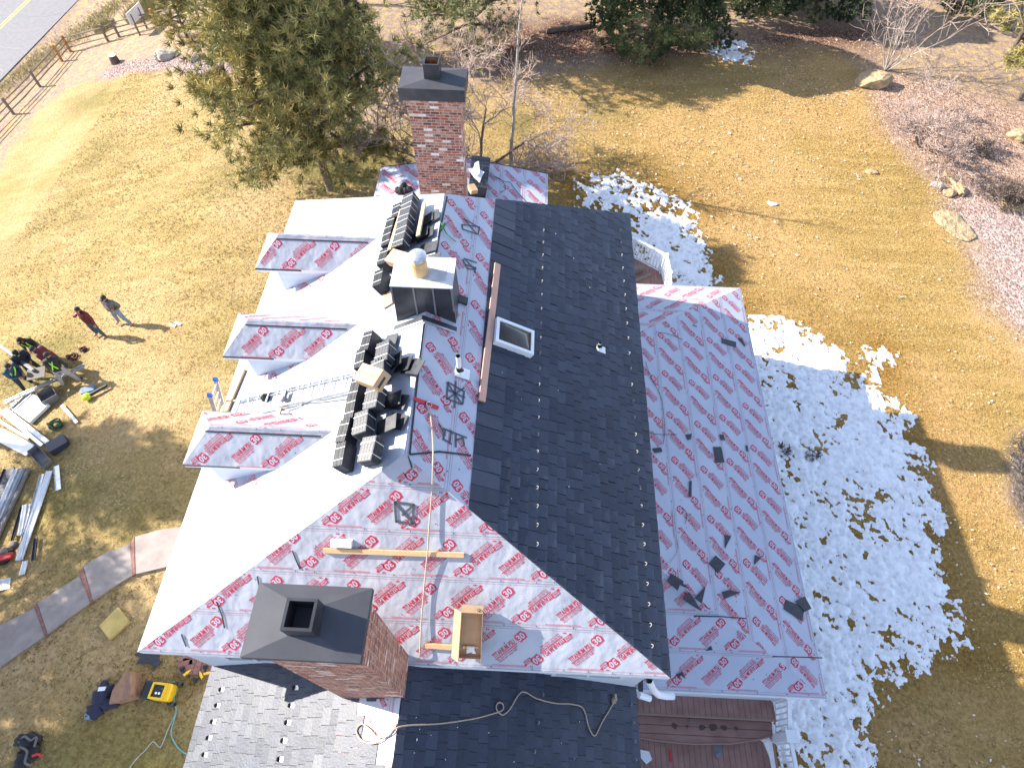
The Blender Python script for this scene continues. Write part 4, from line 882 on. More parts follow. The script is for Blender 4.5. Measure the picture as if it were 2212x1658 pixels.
def bare_tree(base, H, R, seed, stems, depth, label, cat, group=None, name='bare_tree', r0=.05, bark='twig', up=.55, spreadz=1., lean=(0, 0), droop=0., kids_=(3, 4), tmat=None, s0=.4):
    r = random.Random(seed); b = Vector(base); t = empty(name, b, label, cat, group); w0 = MB(); w1 = MB()
    def grow(p, d, L, rad, k, mb):
        P, d2 = bend(p, d, L, 4 if k < 2 else 3, droop*(k > 0), .13+.03*k, r)
        mb.tube(P, [max(rad*(1-.45*i/(len(P)-1)), .0085) for i in range(len(P))], 6 if k == 0 else (4 if k == 1 else 3), cap=False)
        if k >= depth: return
        for i in range(r.randint(*kids_)+(1 if k > 0 else 0)):
            j = r.uniform(.35, 1.) if i else 1.; idx = min(len(P)-2, int(j*(len(P)-1))); q = P[idx].lerp(P[idx+1], j*(len(P)-1)-idx)
            nd = (d2*1.0+Vector((r.gauss(0, .62), r.gauss(0, .62), r.gauss(.12, .42)*spreadz))).normalized(); grow(q, nd, L*r.uniform(.52, .82), rad*.56, k+1, w1)
    for s in range(stems):
        a = s*2*pi/stems+r.uniform(-.4, .4); d = Vector((cos(a)*(1-up)+lean[0], sin(a)*(1-up)+lean[1], up+.15)).normalized()
        grow(b-Vector((0, 0, .1)), d, H*s0*r.uniform(.85, 1.15), r0*r.uniform(.8, 1.1), 0, w0)
    w0.build('trunk', M[tmat or 'bark'], t, smooth=True); w1.build('branches', M[bark], t); return t
TG = 'trees around the yard'
pine(gp(715, 408), 9.5, .18, 5.0, 3, 112, .30, 'large yellow green ponderosa pine at the left of the far brick chimney', TG, nn=30, ntw=6, lean=(-.3, -.2), dens=1.05, shape=.62, rt=.2)
pine(gp(405, 82), 4.2, .05, 2.0, 7, 30, .26, 'dark olive young pine at the top left behind the large pine', TG, nn=18, ntw=4, shape=.6)
conifer_mass(gp(748, 112), 4.6, 1.75, 5, 2600, 'small dark blue green spruce behind the large pine', TG, 'spruce', .16, 'spruce_tree', cone=.8)
pine(gp(1022, 96), 7.5, .12, 4.4, 17, 80, .3, 'green pine at the top centre above the far chimney', TG, needle='needle2', nn=20, ntw=5, shape=.6)
conifer_mass(gp(1405, 88), 6.5, 4.0, 8, 7500, 'widest dense dark juniper at the top edge over the lawn', TG, 'juniper', .2, cone=.42)
conifer_mass(gp(1635, 30), 4.6, 2.0, 9, 2500, 'dark juniper to the right of the widest juniper', TG, 'juniper', .19, cone=.5)
conifer_mass(gp(1760, 22), 5.2, 3.0, 12, 3600, 'dark juniper between the small juniper and the pale bare shrub', TG, 'juniper', .2, cone=.5)
conifer_mass(gp(2075, 20), 4.6, 2.2, 13, 2300, 'dark juniper behind the pale bare vase shaped shrub', TG, 'juniper', .2, cone=.5)
conifer_mass(gp(1520, -30), 6, 2.6, 14, 2600, 'juniper at the top edge behind the widest juniper', TG, 'juniper', .2, cone=.5)
pine(gp(2180, 118), 6.2, .12, 2.6, 19, 34, .3, 'yellow green pine in the top right corner', TG, nn=20, ntw=5, shape=.55)
pine(gp(2200, 215), 3.6, .3, 1.7, 23, 24, .28, 'short pine with thick bare trunk at the right edge', TG, nn=20, ntw=4, rt=.16, shape=.5)
bare_tree(gp(1040, 372), 7.2, 3, 4, 4, 5, 'bare crab apple tree with dark forked trunk beside the far chimney', 'tree', TG, r0=.085, up=.6, kids_=(3, 3))
bare_tree(gp(935, 350), 5.6, 3, 14, 2, 5, 'bare dark tree with reaching limbs left behind the far chimney', 'tree', TG, r0=.06, up=.5, lean=(-.45, 0), bark='bark', kids_=(2, 3))
bare_tree(gp(1040, 150), 2.6, 2, 24, 8, 3, 'thicket of thin pinkish bare stems above the far chimney', 'shrub', 'bare shrubs', name='bare_shrub', r0=.018, up=.7, kids_=(2, 3), tmat='twig', s0=.5)
bare_tree(gp(905, 140), 2.2, 2, 25, 7, 3, 'low tangle of reddish bare stems left of the far chimney top', 'shrub', 'bare shrubs', name='bare_shrub', r0=.016, up=.6, kids_=(2, 3), tmat='twig', s0=.5)
bare_tree(gp(1116, 352), 2.4, 1.6, 34, 5, 4, 'weeping grey bare shrub on brown mulch beside the pale trunk', 'shrub', 'bare shrubs', name='bare_shrub', r0=.03, up=.55, droop=-.16, kids_=(2, 3), lean=(.25, 0))
a_ = gp(1104, 364); asp = empty('aspen_tree', a_, 'slender pale trunked aspen standing straight behind the rear roof', 'tree', TG)
mb = MB(); r_ = random.Random(3); ap = [a_+Vector((.012*i*i*.35+r_.gauss(0, .03), r_.gauss(0, .03), i*.78)) for i in range(11)]; mb.tube([a_-Vector((0, 0, .2))]+ap, [.11]+[.10-.0085*i for i in range(11)], 8); mb.build('trunk', M['aspenbark'], asp, smooth=True)
mb = MB()
for i in range(34):
    q = r_.uniform(2.2, 9.6); j = int(q); p = ap[j].lerp(ap[min(j+1, 10)], q-j); a = r_.uniform(0, 2*pi); P, d2 = bend(p, Vector((cos(a), sin(a), .9)).normalized(), r_.uniform(.5, 1.2)*(1.2-q*.06), 4, .02, .15, r_); mb.tube(P, [.014, .012, .009, .007, .005], 4, cap=False)
    for _ in range(3): P2, _d = bend(P[r_.randint(1, 3)], (d2+Vector((r_.gauss(0, .6), r_.gauss(0, .6), .2))).normalized(), .4, 2, .02, .2, r_); mb.tube(P2, [.007, .006, .005], 3, cap=False)
mb.build('branches', M['twig'], asp)
bare_tree(gp(1913, 152), 4.6, 2.5, 44, 10, 3, 'pale vase shaped bare shrub beside the tan boulder', 'shrub', 'bare shrubs', name='bare_shrub', r0=.032, up=.70, kids_=(2, 3), bark='palewood' if False else 'twig', tmat='aspenbark', s0=.6, lean=(.05, 0))
bare_tree(gp(1992, 318), 3.3, 3, 54, 4, 5, 'wide spreading grey bare shrub on the pinkish mulch', 'shrub', 'bare shrubs', name='bare_shrub', r0=.05, up=.36, kids_=(3, 3), lean=(.12, .05), s0=.42)
bare_tree(gp(2168, 435), 1.3, 1, 64, 22, 3, 'small dense round brown shrub at the right edge', 'shrub', 'bare shrubs', name='bare_shrub', r0=.012, up=.45, kids_=(3, 4), bark='bark', s0=.45)
bare_tree(gp(2108, 330), .8, .8, 65, 16, 2, 'low dark shrub under the wide spreading grey shrub', 'shrub', 'bare shrubs', name='bare_shrub', r0=.01, up=.35, kids_=(3, 4), bark='bark', s0=.6)
# trees that stand beyond the left edge of the view; the shade on the near lawn and the walk is theirs
pine((-25.5, 5.4, float(terr(-25.5, 5.4))), 15, .2, 4.6, 71, 80, .34, 'tall pine on the left lawn shading the walk', TG, nn=18, ntw=5, shape=.45)
pine((-22.5, 1.2, float(terr(-22.5, 1.2))), 11.5, .15, 4.2, 72, 70, .34, 'pine near the street end of the walk', TG, nn=18, ntw=5, shape=.45)
pine((-27.5, 11.4, float(terr(-27.5, 11.4))), 13.5, .68, 2.6, 73, 40, .34, 'high crowned pine farther up the left lawn', TG, nn=18, ntw=5, shape=.4)
bare_tree(gp(1692, 975), .32, .5, 91, 14, 2, 'dark leafless bush poking out of the snow beside the side roof', 'shrub', 'bare shrubs', name='bare_shrub', r0=.012, up=.4, kids_=(3, 4), bark='bark', s0=.6)
bare_tree(gp(1755, 985), .28, .5, 92, 12, 2, 'smaller dark leafless bush in the snow farther from the side roof', 'shrub', 'bare shrubs', name='bare_shrub', r0=.012, up=.4, kids_=(3, 4), bark='bark', s0=.6)
# ornamental grass by the sign
def grass_clump(c, R, H, n, seed, label):
    g = np.random.default_rng(seed); a = g.uniform(0, 2*pi, n); rr = R*np.sqrt(g.uniform(0, 1, n)); x = c.x+np.cos(a)*rr; y = c.y+np.sin(a)*rr; z = terr(x, y)
    h = H*g.uniform(.5, 1., n); lx = g.normal(0, .25, n)*h; ly = g.normal(0, .25, n)*h; w_ = .018
    V = np.stack([np.stack([x-w_, y, z], -1), np.stack([x+w_, y, z], -1), np.stack([x+lx, y+ly, z+h], -1)], 1)
    t = empty('ornamental_grass', c, label, 'grass clump'); rawmesh('blades', V.reshape(-1, 3), np.arange(n*3).reshape(-1, 3), M['tallgrass'], t, g.uniform(0, 1, n)); return t
M['tallgrass'] = mat('tall_dry_grass', (.14, .15, .05), (.5, .4, .2), 1, .8, attr=True, lo=0, hi=1, c3=(.3, .26, .1), spec=.2)
grass_clump(gp(318, 28), 1.5, .9, 2600, 3, 'green and straw coloured tall grass clump behind the white sign board')
grass_clump(gp(228, 62), .8, .5, 900, 4, 'low straw coloured grass clump at the left of the sign board')
for px_, R_, n_, s_, lb in ((150, .0, 0, 0, ''),): pass
g = np.random.default_rng(77); n = 5200; P0, P1 = gp(20, 175), gp(260, 5); q = g.uniform(-.3, 1.1, n); x = P0.x+(P1.x-P0.x)*q+g.normal(0, .8, n); y = P0.y+(P1.y-P0.y)*q+g.normal(0, .9, n); dr = (np.stack([x, y], -1)-np.array([r0.x, r0.y]))@np.array([rn.x, rn.y]); ok = (dr < -.35); x, y = x[ok], y[ok]; n = len(x); z = terr(x, y); h = g.uniform(.08, .28, n); lx, ly = g.normal(0, .12, n), g.normal(0, .12, n)
V = np.stack([np.stack([x-.02, y, z], -1), np.stack([x+.02, y, z], -1), np.stack([x+lx, y+ly, z+h], -1)], 1); tag(rawmesh('roadside_grass', V.reshape(-1, 3), np.arange(n*3).reshape(-1, 3), M['tallgrass'], col=g.uniform(0, 1, n)), 'rough dry grass strip between the road and the rail fence', 'grass', kind='stuff')
# ------------------------------------------------------------------ split rail fence, sign, rocks
def fence(pts, kinds, label, rails=3, h=1.12):
    t = empty('split_rail_fence', pts[0], label, 'fence'); r = random.Random(5)
    for p, k in zip(pts, kinds):
        mb = MB(); mb.obox(p+Vector((0, 0, h/2-.1)), (.055, 0, 0), (0, .07, 0), (0, 0, h/2+.1)); o = mb.build('post', M['orangewood'] if k else M['greywood'], t)
        if k: o['label'] = 'new orange brown post'
    for a, b in zip(pts[:-1], pts[1:]):
        for i in range(rails):
            z = .28+.32*i; mb = MB(); mb.tube([a+Vector((0, 0, z+r.gauss(0, .015))), a.lerp(b, .5)+Vector((r.gauss(0, .02), r.gauss(0, .02), z+r.gauss(0, .02))), b+Vector((0, 0, z+r.gauss(0, .015)))], [.035, .05, .035], 6); mb.build('rail', M['greywood'], t)
fence(G([(-60, 340), (30, 247), (87, 188), (135, 133), (153, 112), (234, 90), (258, 80), (340, 58), (430, 40)]), (0, 0, 0, 1, 1, 0, 0, 1, 0), 'grey split rail fence with some orange posts along the road')
fence(G([(640, 20), (700, 12), (832, 8), (960, -12)]), (0, 0, 0, 0), 'far split rail fence at the top edge between the pines')
s0 = gp(308, 75); s1 = gp(283, 82)
sg = empty('sign_board', s0, 'white sign board on two dark posts behind the rail fence', 'sign'); q0, q1 = gp(318, 62), gp(303, 77); 
for p in (q0, q1): mb = MB(); mb.obox(p+Vector((0, 0, .65)), (.05, 0, 0), (0, .05, 0), (0, 0, .7)); mb.build('post', M['greywood'], sg)
mid = (q0+q1)/2; dv = (q1-q0).normalized(); mb = MB(); mb.obox(mid+Vector((0, 0, 1.15)), dv*.75, Vector((-dv.y, dv.x, .35)).normalized()*.03, Vector((0, 0, .38)), 0); mb.build('panel', M['white'], sg)
mp_ = gp(384, 32); mb = MB(); mb.bar(mp_, mp_+Vector((-.3, 0, 1.3)), .14, .06, (0, 1, 0)); tag(mb.build('marker_post', mat('pale_blue_post', (.35, .45, .5), None), loc=mp_), 'pale blue grey marker post behind the rail fence', 'post')
def rock(name, c, r, sq, seed, m, label, cat='rock', flat=.0, rot=0):
    bm = bmesh.new(); bmesh.ops.create_icosphere(bm, subdivisions=3, radius=1); rr = random.Random(seed); ph = [rr.uniform(0, 6) for _ in range(6)]
    pl = [(Vector((rr.gauss(0, 1), rr.gauss(0, 1), rr.gauss(0, .7))).normalized(), rr.uniform(.62, .85)) for _ in range(9)]
    for v in bm.verts:
        d = v.co.copy()
        for n_, k in pl:
            t_ = d.dot(n_)
            if t_ > k: d -= n_*(t_-k)
        d *= 1+.05*sin(7*v.co.x+ph[0])+.05*sin(8*v.co.y+ph[1])+.03*sin(15*v.co.z+ph[2]); v.co = Vector((d.x*sq[0], d.y*sq[1], d.z*sq[2]))*r
    bmesh.ops.rotate(bm, verts=bm.verts, matrix=Matrix.Rotation(rot, 3, 'Z')); me = bpy.data.meshes.new(name); bm.to_mesh(me); bm.free(); me.materials.append(m)
    o = bpy.data.objects.new(name, me); C.objects.link(o); o.location = c+Vector((0, 0, r*sq[2]*.25)); tag(o, label, cat); return o
rock('boulder', gp(1884, 182), 1.0, (1.0, .68, .55), 4, M['rock'], 'yellowish oval boulder at the foot of the pale vase shrub', 'boulder')
rock('boulder', gp(1882, 372), .34, (1, .7, .3), 5, M['rock'], 'small flat tan stone on the lawn edge of the mulch')
rock('flat_boulder', gp(2062, 488), .95, (.85, 1.05, .16), 6, M['rock'], 'broad flat crumbling tan rock sunk in the mulch edge', 'boulder', rot=.5)
rock('boulder', gp(2026, 404), .36, (1, .7, .6), 7, M['greyrock'], 'grey stone under the wide spreading shrub')
rock('boulder', gp(2070, 410), .42, (.6, 1.2, .5), 8, M['rock'], 'tan stone between the spreading shrub and the round brown shrub')
rock('boulder', gp(2050, 420), .36, (1, .7, .5), 18, M['rock'], 'small tan stone left of the longer tan stone')
rock('boulder', gp(2205, 440), .9, (1, .8, .5), 9, M['rock'], 'pale tan boulder at the right edge beside the round brown shrub', 'boulder')
rock('boulder', gp(2205, 298), .8, (1, .6, .4), 19, M['rock'], 'pale tan boulder at the right edge under the short pine', 'boulder')
rock('boulder', gp(362, 126), .85, (1.15, .45, .5), 10, M['greyrock'], 'angular pale grey boulder on the gravel bed beside the pine', 'boulder', rot=.15)
rock('boulder', gp(416, 132), .4, (.9, .8, .8), 11, M['greyrock'], 'whitish round rock half under the pine', 'rock')
rock('boulder', gp(1668, 441), .2, (1.3, .7, .4), 12, M['snow'], 'white stone lying in a hollow of the right lawn', 'stone')
st = gp(250, 136); mb = MB(); mb.tube([st, st+Vector((0, 0, .5))], [.3, .24], 12, 0, cap=False); mb.lathe(st+Vector((0, 0, .5)), [(.24, 0), (.0, .01)], 12, 1); tag(mb.build('tree_stump', [M['bark'], M['snow']], loc=st), 'short cut tree stump with white top on the gravel bed', 'stump')
lg = gp(1235, 62); mb = MB(); mb.tube([gp(1180, 68, .1), gp(1235, 60, .12), gp(1285, 52, .1)], [.12, .16, .12], 8); tag(mb.build('fallen_log', M['bark'], loc=lg), 'dark log lying on the leaf litter left of the widest juniper', 'log')
lg = gp(2066, 392); mb = MB(); mb.tube([gp(2040, 372, .1), gp(2062, 398, .12), gp(2076, 420, .1)], [.06, .09, .09], 7); tag(mb.build('fallen_log', M['rock'], loc=lg), 'tan cut branch on the mulch below the spreading shrub', 'log')
# ------------------------------------------------------------------ things lying on the roofs
def on(f, x, y, h=0., rot=0., tip=None):
    """placing matrix on a roof face at a pixel: local x up the slope, y along the eave, z off the face"""
    p = f.px(x, y, h); vx, uy = f.v, -f.u
    X_ = vx*cos(rot)+uy*sin(rot); Y_ = -vx*sin(rot)+uy*cos(rot); Z_ = f.n
    if tip == 'edge': X_, Z_ = Z_, -X_
    return frame_mat(p, X_, Y_, Z_)
M['strapw'] = mat('white_strapping', (.6, .6, .6), None, rough=.5)
M['lattice'] = mat('slate_underside_ribs', (.05, .052, .056), (.09, .092, .098), 20, .35)
def make_bundle(nl=13, L=.46, W=.30, th=.017):
    t = empty('slate_bundle', (0, 0, 0)); r = random.Random(nl); V = []; F = []
    for k in range(nl):
        jx, jy = r.gauss(0, .005), r.gauss(0, .005)
        for z, ins in ((k*th, .008), (k*th+.004, 0), (k*th+.012, 0), (k*th+.016, .008)):
            x0, x1, y0, y1 = -W/2+ins+jx, W/2-ins+jx, -L/2+ins+jy, L/2-ins+jy; V += [(x0, y0, z), (x1, y0, z), (x1, y1, z), (x0, y1, z)]
    n = len(V)//4
    for k in range(n-1): F += [(k*4+i, k*4+(i+1) % 4, k*4+4+(i+1) % 4, k*4+4+i) for i in range(4)]
    F += [(3, 2, 1, 0), tuple(range(4*n-4, 4*n))]; mb = MB(); mb.add(V, F); mb.build('slates', M['slatebox'], t)
    h = nl*th; mb = MB(); a = .012
    xs_, ys_ = np.linspace(-W/2+.02, W/2-.02, 5), np.linspace(-L/2+.02, L/2-.02, 8)
    for x in xs_: mb.box((x-a/2, -L/2+.01, h-.003), (x+a/2, L/2-.01, h+.004))
    for y in ys_: mb.box((-W/2+.01, y-a/2, h-.004), (W/2-.01, y+a/2, h+.0035))
    mb.build('underside_ribs', M['lattice'], t)
    for y in (-.11, .12):
        mb = MB(); e = .006; mb.box((-W/2-e, y-.006, -e), (-W/2, y+.006, h+e)); mb.box((W/2, y-.006, -e), (W/2+e, y+.006, h+e)); mb.box((-W/2, y-.006, h+.0045), (W/2, y+.006, h+e+.001)); mb.build('strap', M['strapw'], t)
    return t
bun = make_bundle(); used = [False]
def put_bundle(m, label, group):
    o = bun if not used[0] else copytree(bun); used[0] = True; o.matrix_world = m; tag(o, label, 'slate bundle', group); return o
ORD = ['nearest', 'second', 'third', 'fourth', 'fifth', 'sixth', 'seventh', 'eighth']
def lab(i): return 'nearest to the viewer' if i == 0 else ORD[i]+' from the near end'
GB = 'bundles of black slates on the white slope'
near_low = [(792, 972), (777, 915), (800, 862), (812, 800), (822, 764)]; near_up = [(779, 967), (761, 910), (797, 858), None, (812, 767)]
for i, (x, y) in enumerate(near_low): put_bundle(on(FL, x+18, y+8, .01, .08*((-1)**i)), 'lower strapped slate bundle of the near pile, '+lab(i), GB)
for i, q in enumerate(near_up):
    x, y = near_low[i]
    put_bundle(on(FL, x+18, y+8, .24, .06*((-1)**(i+1))+.03*i), 'upper ribbed slate bundle of the near pile, '+lab(i), GB)
for i, (x, y) in enumerate([(741, 985), (748, 935), (763, 885), (772, 842), (783, 778), (796, 742)]): put_bundle(on(FL, x+14, y, .16, .05*((-1)**i), 'edge'), 'slate bundle on edge below the near pile, '+lab(i), GB)
far_low = [(893, 520), (884, 540), (878, 500), (882, 470), (887, 445)]
for i, (x, y) in enumerate([(874, 528), (880, 500), (886, 473), (891, 448)]):
    put_bundle(on(FL, x, y, .01, .05*((-1)**i)), 'lower strapped slate bundle of the far pile, '+lab(i), GB); put_bundle(on(FL, x, y, .24, .05*((-1)**(i+1))), 'upper ribbed slate bundle of the far pile, '+lab(i), GB)
for i, (x, y) in enumerate([(826, 605), (836, 560), (843, 520), (850, 490), (864, 460)]): put_bundle(on(FL, x+8, y, .16, .05*((-1)**i), 'edge'), 'slate bundle on edge below the far pile, '+lab(i), GB)
# loose slates
mb = MB(); mb.box((-.23, -.15, 0), (.23, .15, .012)); mb.box((-.215, -.135, .012), (.215, .135, .0135)); mb.lathe((.05, 0, .0135), [(.035, 0), (.035, .002), (.025, .002), (.025, 0)], 14); LS = mb.build('loose_slate', M['slatebox']); first = [True]
def put_slate(f, x, y, h, rot, label, m=None, tilt=0.):
    global LS
    o = LS if first[0] else LS.copy()
    if not first[0]: C.objects.link(o)
    first[0] = False; k = on(f, x, y, h, rot); o.matrix_world = k @ Matrix.Rotation(tilt, 4, 'Y') if tilt else k; tag(o, label, 'slate', 'loose black slates'); return o
for x, y, h, ro, ti, lb in ((843, 742, .06, 1.5, .05, 'flat grey loose slate at the far end of the near pile'), (852, 782, .18, 0.1, -.3, 'loose slate leaning at the upper side of the near pile beside the cardboard carton'), (872, 787, .10, -.25, -.25, 'second loose slate in the fan above the cardboard carton'), (888, 790, .06, -.35, -.2, 'third loose slate in the fan next to the black lap line'), (896, 793, .12, -.45, -.2, 'topmost loose slate in the fan next to the black lap line'),
    (846, 865, .10, .05, -.1, 'loose slate with a round mark beside the middle of the near pile'), (835, 917, .16, .1, -.1, 'loose grey slate with a dark eye mark beside the near pile'), (858, 910, .03, -.4, -.1, 'dark loose slate sticking out under the eye marked slate'), (858, 868, .05, -.3, 0, 'loose slate under the round marked slate on the ridge side'),
    (919, 476, .06, .15, -.1, 'loose slate with ribbed face beside the brown plank of the far pile'), (932, 472, .05, .2, -.05, 'outermost ribbed loose slate near the ridge at the far pile'), (907, 507, .10, .1, -.1, 'loose slate standing near the end of the brown plank'), (919, 507, .06, .05, -.1, 'loose slate right beside the one at the end of the brown plank'), (926, 535, .04, -.1, 0, 'loose slate in front of the vent chimney near the ridge'), (931, 562, .03, -.1, 0, 'loose slate behind the pale flue cap near the ridge')):
    put_slate(FL, x, y, h, ro, lb, tilt=ti)
# cut scraps on the side roof, one thing each
def scrap(f, poly, label, th=.012, m='slatebox'):
    P = [f.px(x, y, .014) for x, y in poly]; c = sum(P, Vector())/len(P); mb = MB(); mb.prism(P, f.n*th); o = mb.build('slate_scrap', M[m], loc=c); tag(o, label, 'slate scrap', 'cut slate scraps on the side roof'); return o
q6 = lambda L: [(1474+.3336*x, 553+.3336*y) for x, y in L]
q9 = lambda L: [(1474+.3336*x, 1106+.3334*y) for x, y in L]
qa = lambda L: [(1345+.16*x, 495.5+.16*y) for x, y in L]
qb = lambda L: [(1380.3+.2001*x, 1238.7+.2001*y) for x, y in L]
scrap(FSR, qa([(1340, 1470), (1530, 1520), (1530, 1590), (1335, 1530)]), 'black rectangular slate scrap nearest the far end of the side roof')
scrap(FSR, qa([(1560, 1470), (1610, 1465), (1655, 1580)]), 'narrow black triangle scrap at the far outer eave of the side roof')
scrap(FSR, q6([(20, 1155), (60, 1150), (55, 1185), (35, 1190)]), 'small black chip left of the two rectangular slate pieces mid side roof')
scrap(FSR, q6([(238, 1155), (265, 1155), (275, 1190), (250, 1190)]), 'small black square chip just above the larger slate with a pale spot')
scrap(FSR, q6([(200, 1235), (250, 1235), (272, 1335), (215, 1335)]), 'upright black slate piece with a pale spot in the middle of the side roof')
scrap(FSR, q6([(410, 1225), (420, 1225), (428, 1265), (415, 1260)]), 'tiny black sliver right of the slate with a pale spot')
scrap(FSR, q6([(45, 1455), (60, 1455), (58, 1560), (42, 1555)]), 'long narrow black strip scrap near the black slates edge')
scrap(FSR, [(737+.3336*x, 553+.3336*y) for x, y in ((2015, 1245), (2070, 1238), (2080, 1265), (2030, 1275))], 'small black piece right against the edge of the black slates')
scrap(FSR, q9([(275, 145), (315, 155), (275, 235)]), 'black triangle scrap above the black diamond shaped piece')
scrap(FSR, q9([(470, 275), (510, 295), (465, 340)]), 'black triangle scrap to the right of the black diamond shaped piece')
scrap(FSR, q9([(215, 280), (278, 335), (232, 393), (172, 330)]), 'black diamond shaped slate piece on the near half of the side roof')
scrap(FSR, q9([(255, 515), (300, 503), (375, 518), (275, 560)]), 'black wedge scrap pointing to the right near the hip seam')
scrap(FSR, q9([(150, 477), (125, 590), (78, 555)]), 'black pointed scrap standing upright beside the long wedge')
scrap(FSR, q9([(40, 515), (75, 560), (120, 638), (70, 610), (0, 560)]), 'long black wedge scrap with a round mark near the slates edge')
scrap(FSR, q9([(670, 565), (790, 620), (775, 703), (655, 625)]), 'black slate with ring mark at the near outer corner of the side roof')
o = scrap(FSR, q9([(788, 545), (832, 625), (790, 645), (727, 575)]), 'black square slate tucked beside the ring marked slate at the eave'); o.location += FSR.n*.016
scrap(FSN, q9([(150, 895), (185, 865), (195, 890)]), 'small grey triangle scrap on the near hip face of the side roof')
scrap(FSR, qb([(300, 75), (350, 0), (480, 80), (475, 105), (545, 160), (440, 122), (415, 180)]), 'black square scrap with a pointed tail against the edge of the slates')
scrap(FSN, qb([(400, 1085), (470, 1060), (505, 1135), (455, 1090), (425, 1130)]), 'dark forked scrap by the near corner of the black slates')
scrap(FSN, [(1379, 1471), (1389, 1466), (1389, 1493), (1379, 1493)], 'dark slate piece behind the white downspout')
# thin strapping cut from the bundles
def wire(f, pts, r_, label, m='blackplastic', name='packing_strap', cat='strap', grp='cut black packing straps', h=.02):
    P = [f.px(x, y, h) for x, y in pts]; Q = []
    for i in range(len(P)-1):
        a, b = P[max(i-1, 0)], P[min(i+2, len(P)-1)]
        for k in range(5):
            t_ = k/5; p0, p1, p2, p3 = a, P[i], P[i+1], b
            Q.append(.5*((2*p1)+(p2-p0)*t_+(2*p0-5*p1+4*p2-p3)*t_*t_+(3*p1-p0-3*p2+p3)*t_**3))
    Q.append(P[-1]); mb = MB(); mb.tube(Q, r_, 5); o = mb.build(name, M[m], loc=P[0]); tag(o, label, cat, grp); return o
wire(FSR, [(1395, 780), (1404, 810), (1425, 850), (1432, 880), (1436, 930), (1432, 960)], .006, 'long curved black strap along the edge of the slates')
wire(FSR, [(1404, 935), (1430, 938), (1462, 938)], .006, 'short straight black strap lying across the side roof')
wire(FSR, [(1417, 717), (1440, 720), (1460, 727), (1475, 733)], .006, 'thin wavy black strap at the far end of the side roof')
wire(FSR, [(1452, 1100), (1462, 1160), (1464, 1190), (1446, 1215)], .006, 'thin grey strap on the near half of the side roof', 'greyhose')
wire(FSR, [(1474, 1095), (1484, 1110), (1480, 1130)], .006, 'small black strap curl beside the long narrow strip')
wire(FKR, [(1067, 380), (1090, 392), (1102, 394), (1112, 408), (1140, 440)], .008, 'forked dark strap across the rear roof')
wire(FKR, [(1067, 380), (1085, 390), (1092, 408), (1080, 416)], .007, 'hooked dark strap beside the forked strap')
# cardboard boxes
def carton(f, x, y, h, rot, sz, label, shut=True):
    k = on(f, x, y, h, rot); t = empty('cardboard_box', (0, 0, 0), label, 'box'); a, b, c = sz; mb = MB(); w_ = .006
    mb.box((-a, -b, 0), (a, b, .01)); mb.box((-a, -b, .01), (-a+w_, b, c)); mb.box((a-w_, -b, .01), (a, b, c)); mb.box((-a+w_, -b, .01), (a-w_, -b+w_, c)); mb.box((-a+w_, b-w_, .01), (a-w_, b, c)); mb.build('carton', M['card'], t)
    if shut:
        for s in (-1, 1): mb = MB(); mb.box((s*a if s < 0 else .004, -b, c+.001), (-.004 if s < 0 else s*a, b, c+.007)); mb.build('flap', M['card'], t)
        mb = MB(); mb.box((a*.2-a, -b-.002, c*.35), (a*.5, -b-.0005, c*.6)); mb.build('dark_print', M['blackline'], t)
    t.matrix_world = k; return t
carton(FL, 812, 822, .47, 1.05, (.17, .30, .22), 'closed cardboard carton sitting on the near pile of slates')
carton(FL, 872, 568, .25, .95, (.16, .36, .18), 'long pale cardboard carton behind the vent chimney')
wd = MB(); wd.box((-.12, -.2, 0), (.12, .2, .02)); o = wd.build('cardboard_scrap', M['card']); o.matrix_world = on(FL, 837, 648, .02, .3); tag(o, 'small brown cardboard scrap left of the vent chimney', 'cardboard')
# open long box with a caulk tube on the near hip face
def open_box():
    P = [FN.px(x, y, .0) for x, y in ((993, 1408), (1041, 1411), (1045, 1306), (1000, 1303))]; c = sum(P, Vector())/4; t = empty('cardboard_box', c, 'open long cardboard box lying on a plank on the printed hip face', 'box'); h = .20
    n = FN.n; mb = MB(); mb.prism([p+n*.075 for p in P], n*.008); mb.build('bottom', M['card'], t)
    for a, b, hh, nm in ((0, 1, .09, 'end_panel'), (1, 2, h, 'side_panel'), (2, 3, h, 'end_panel'), (3, 0, h, 'side_panel')):
        d = (P[b]-P[a]).normalized(); s = n.cross(d)*.006; mb = MB(); mb.prism([P[a]+n*.083, P[b]+n*.083, P[b]+s+n*.083, P[a]+s+n*.083], n*hh); mb.build(nm, M['card'], t)
    d = (P[3]-P[2]).normalized(); u = FN.v; a, b = P[2]+n*(h+.085), P[3]+n*(h+.085); mb = MB(); mb.prism([a, b, b+u*.13-n*.02, a+u*.13-n*.02], n*.005); fl = mb.build('flap', M['card'], t)
    mb = MB(); q = (a+b)/2+u*.06+d*-.12+n*.0; mb.lathe(q+n*.004-u*.0, [(.022, 0), (.022, .004), (.03, .004), (.03, 0)], 14, 0, n); mb.build('printed_ring', M['blackline'], t)
    a, b = P[3]+n*(h+.083), P[0]+n*(h+.083); s = FN.u*-.13; mb = MB(); mb.prism([a, b, b+s-n*.12, a+s-n*.12], n*.005); mb.build('flap', M['card'], t)
    return P
PB = open_box()
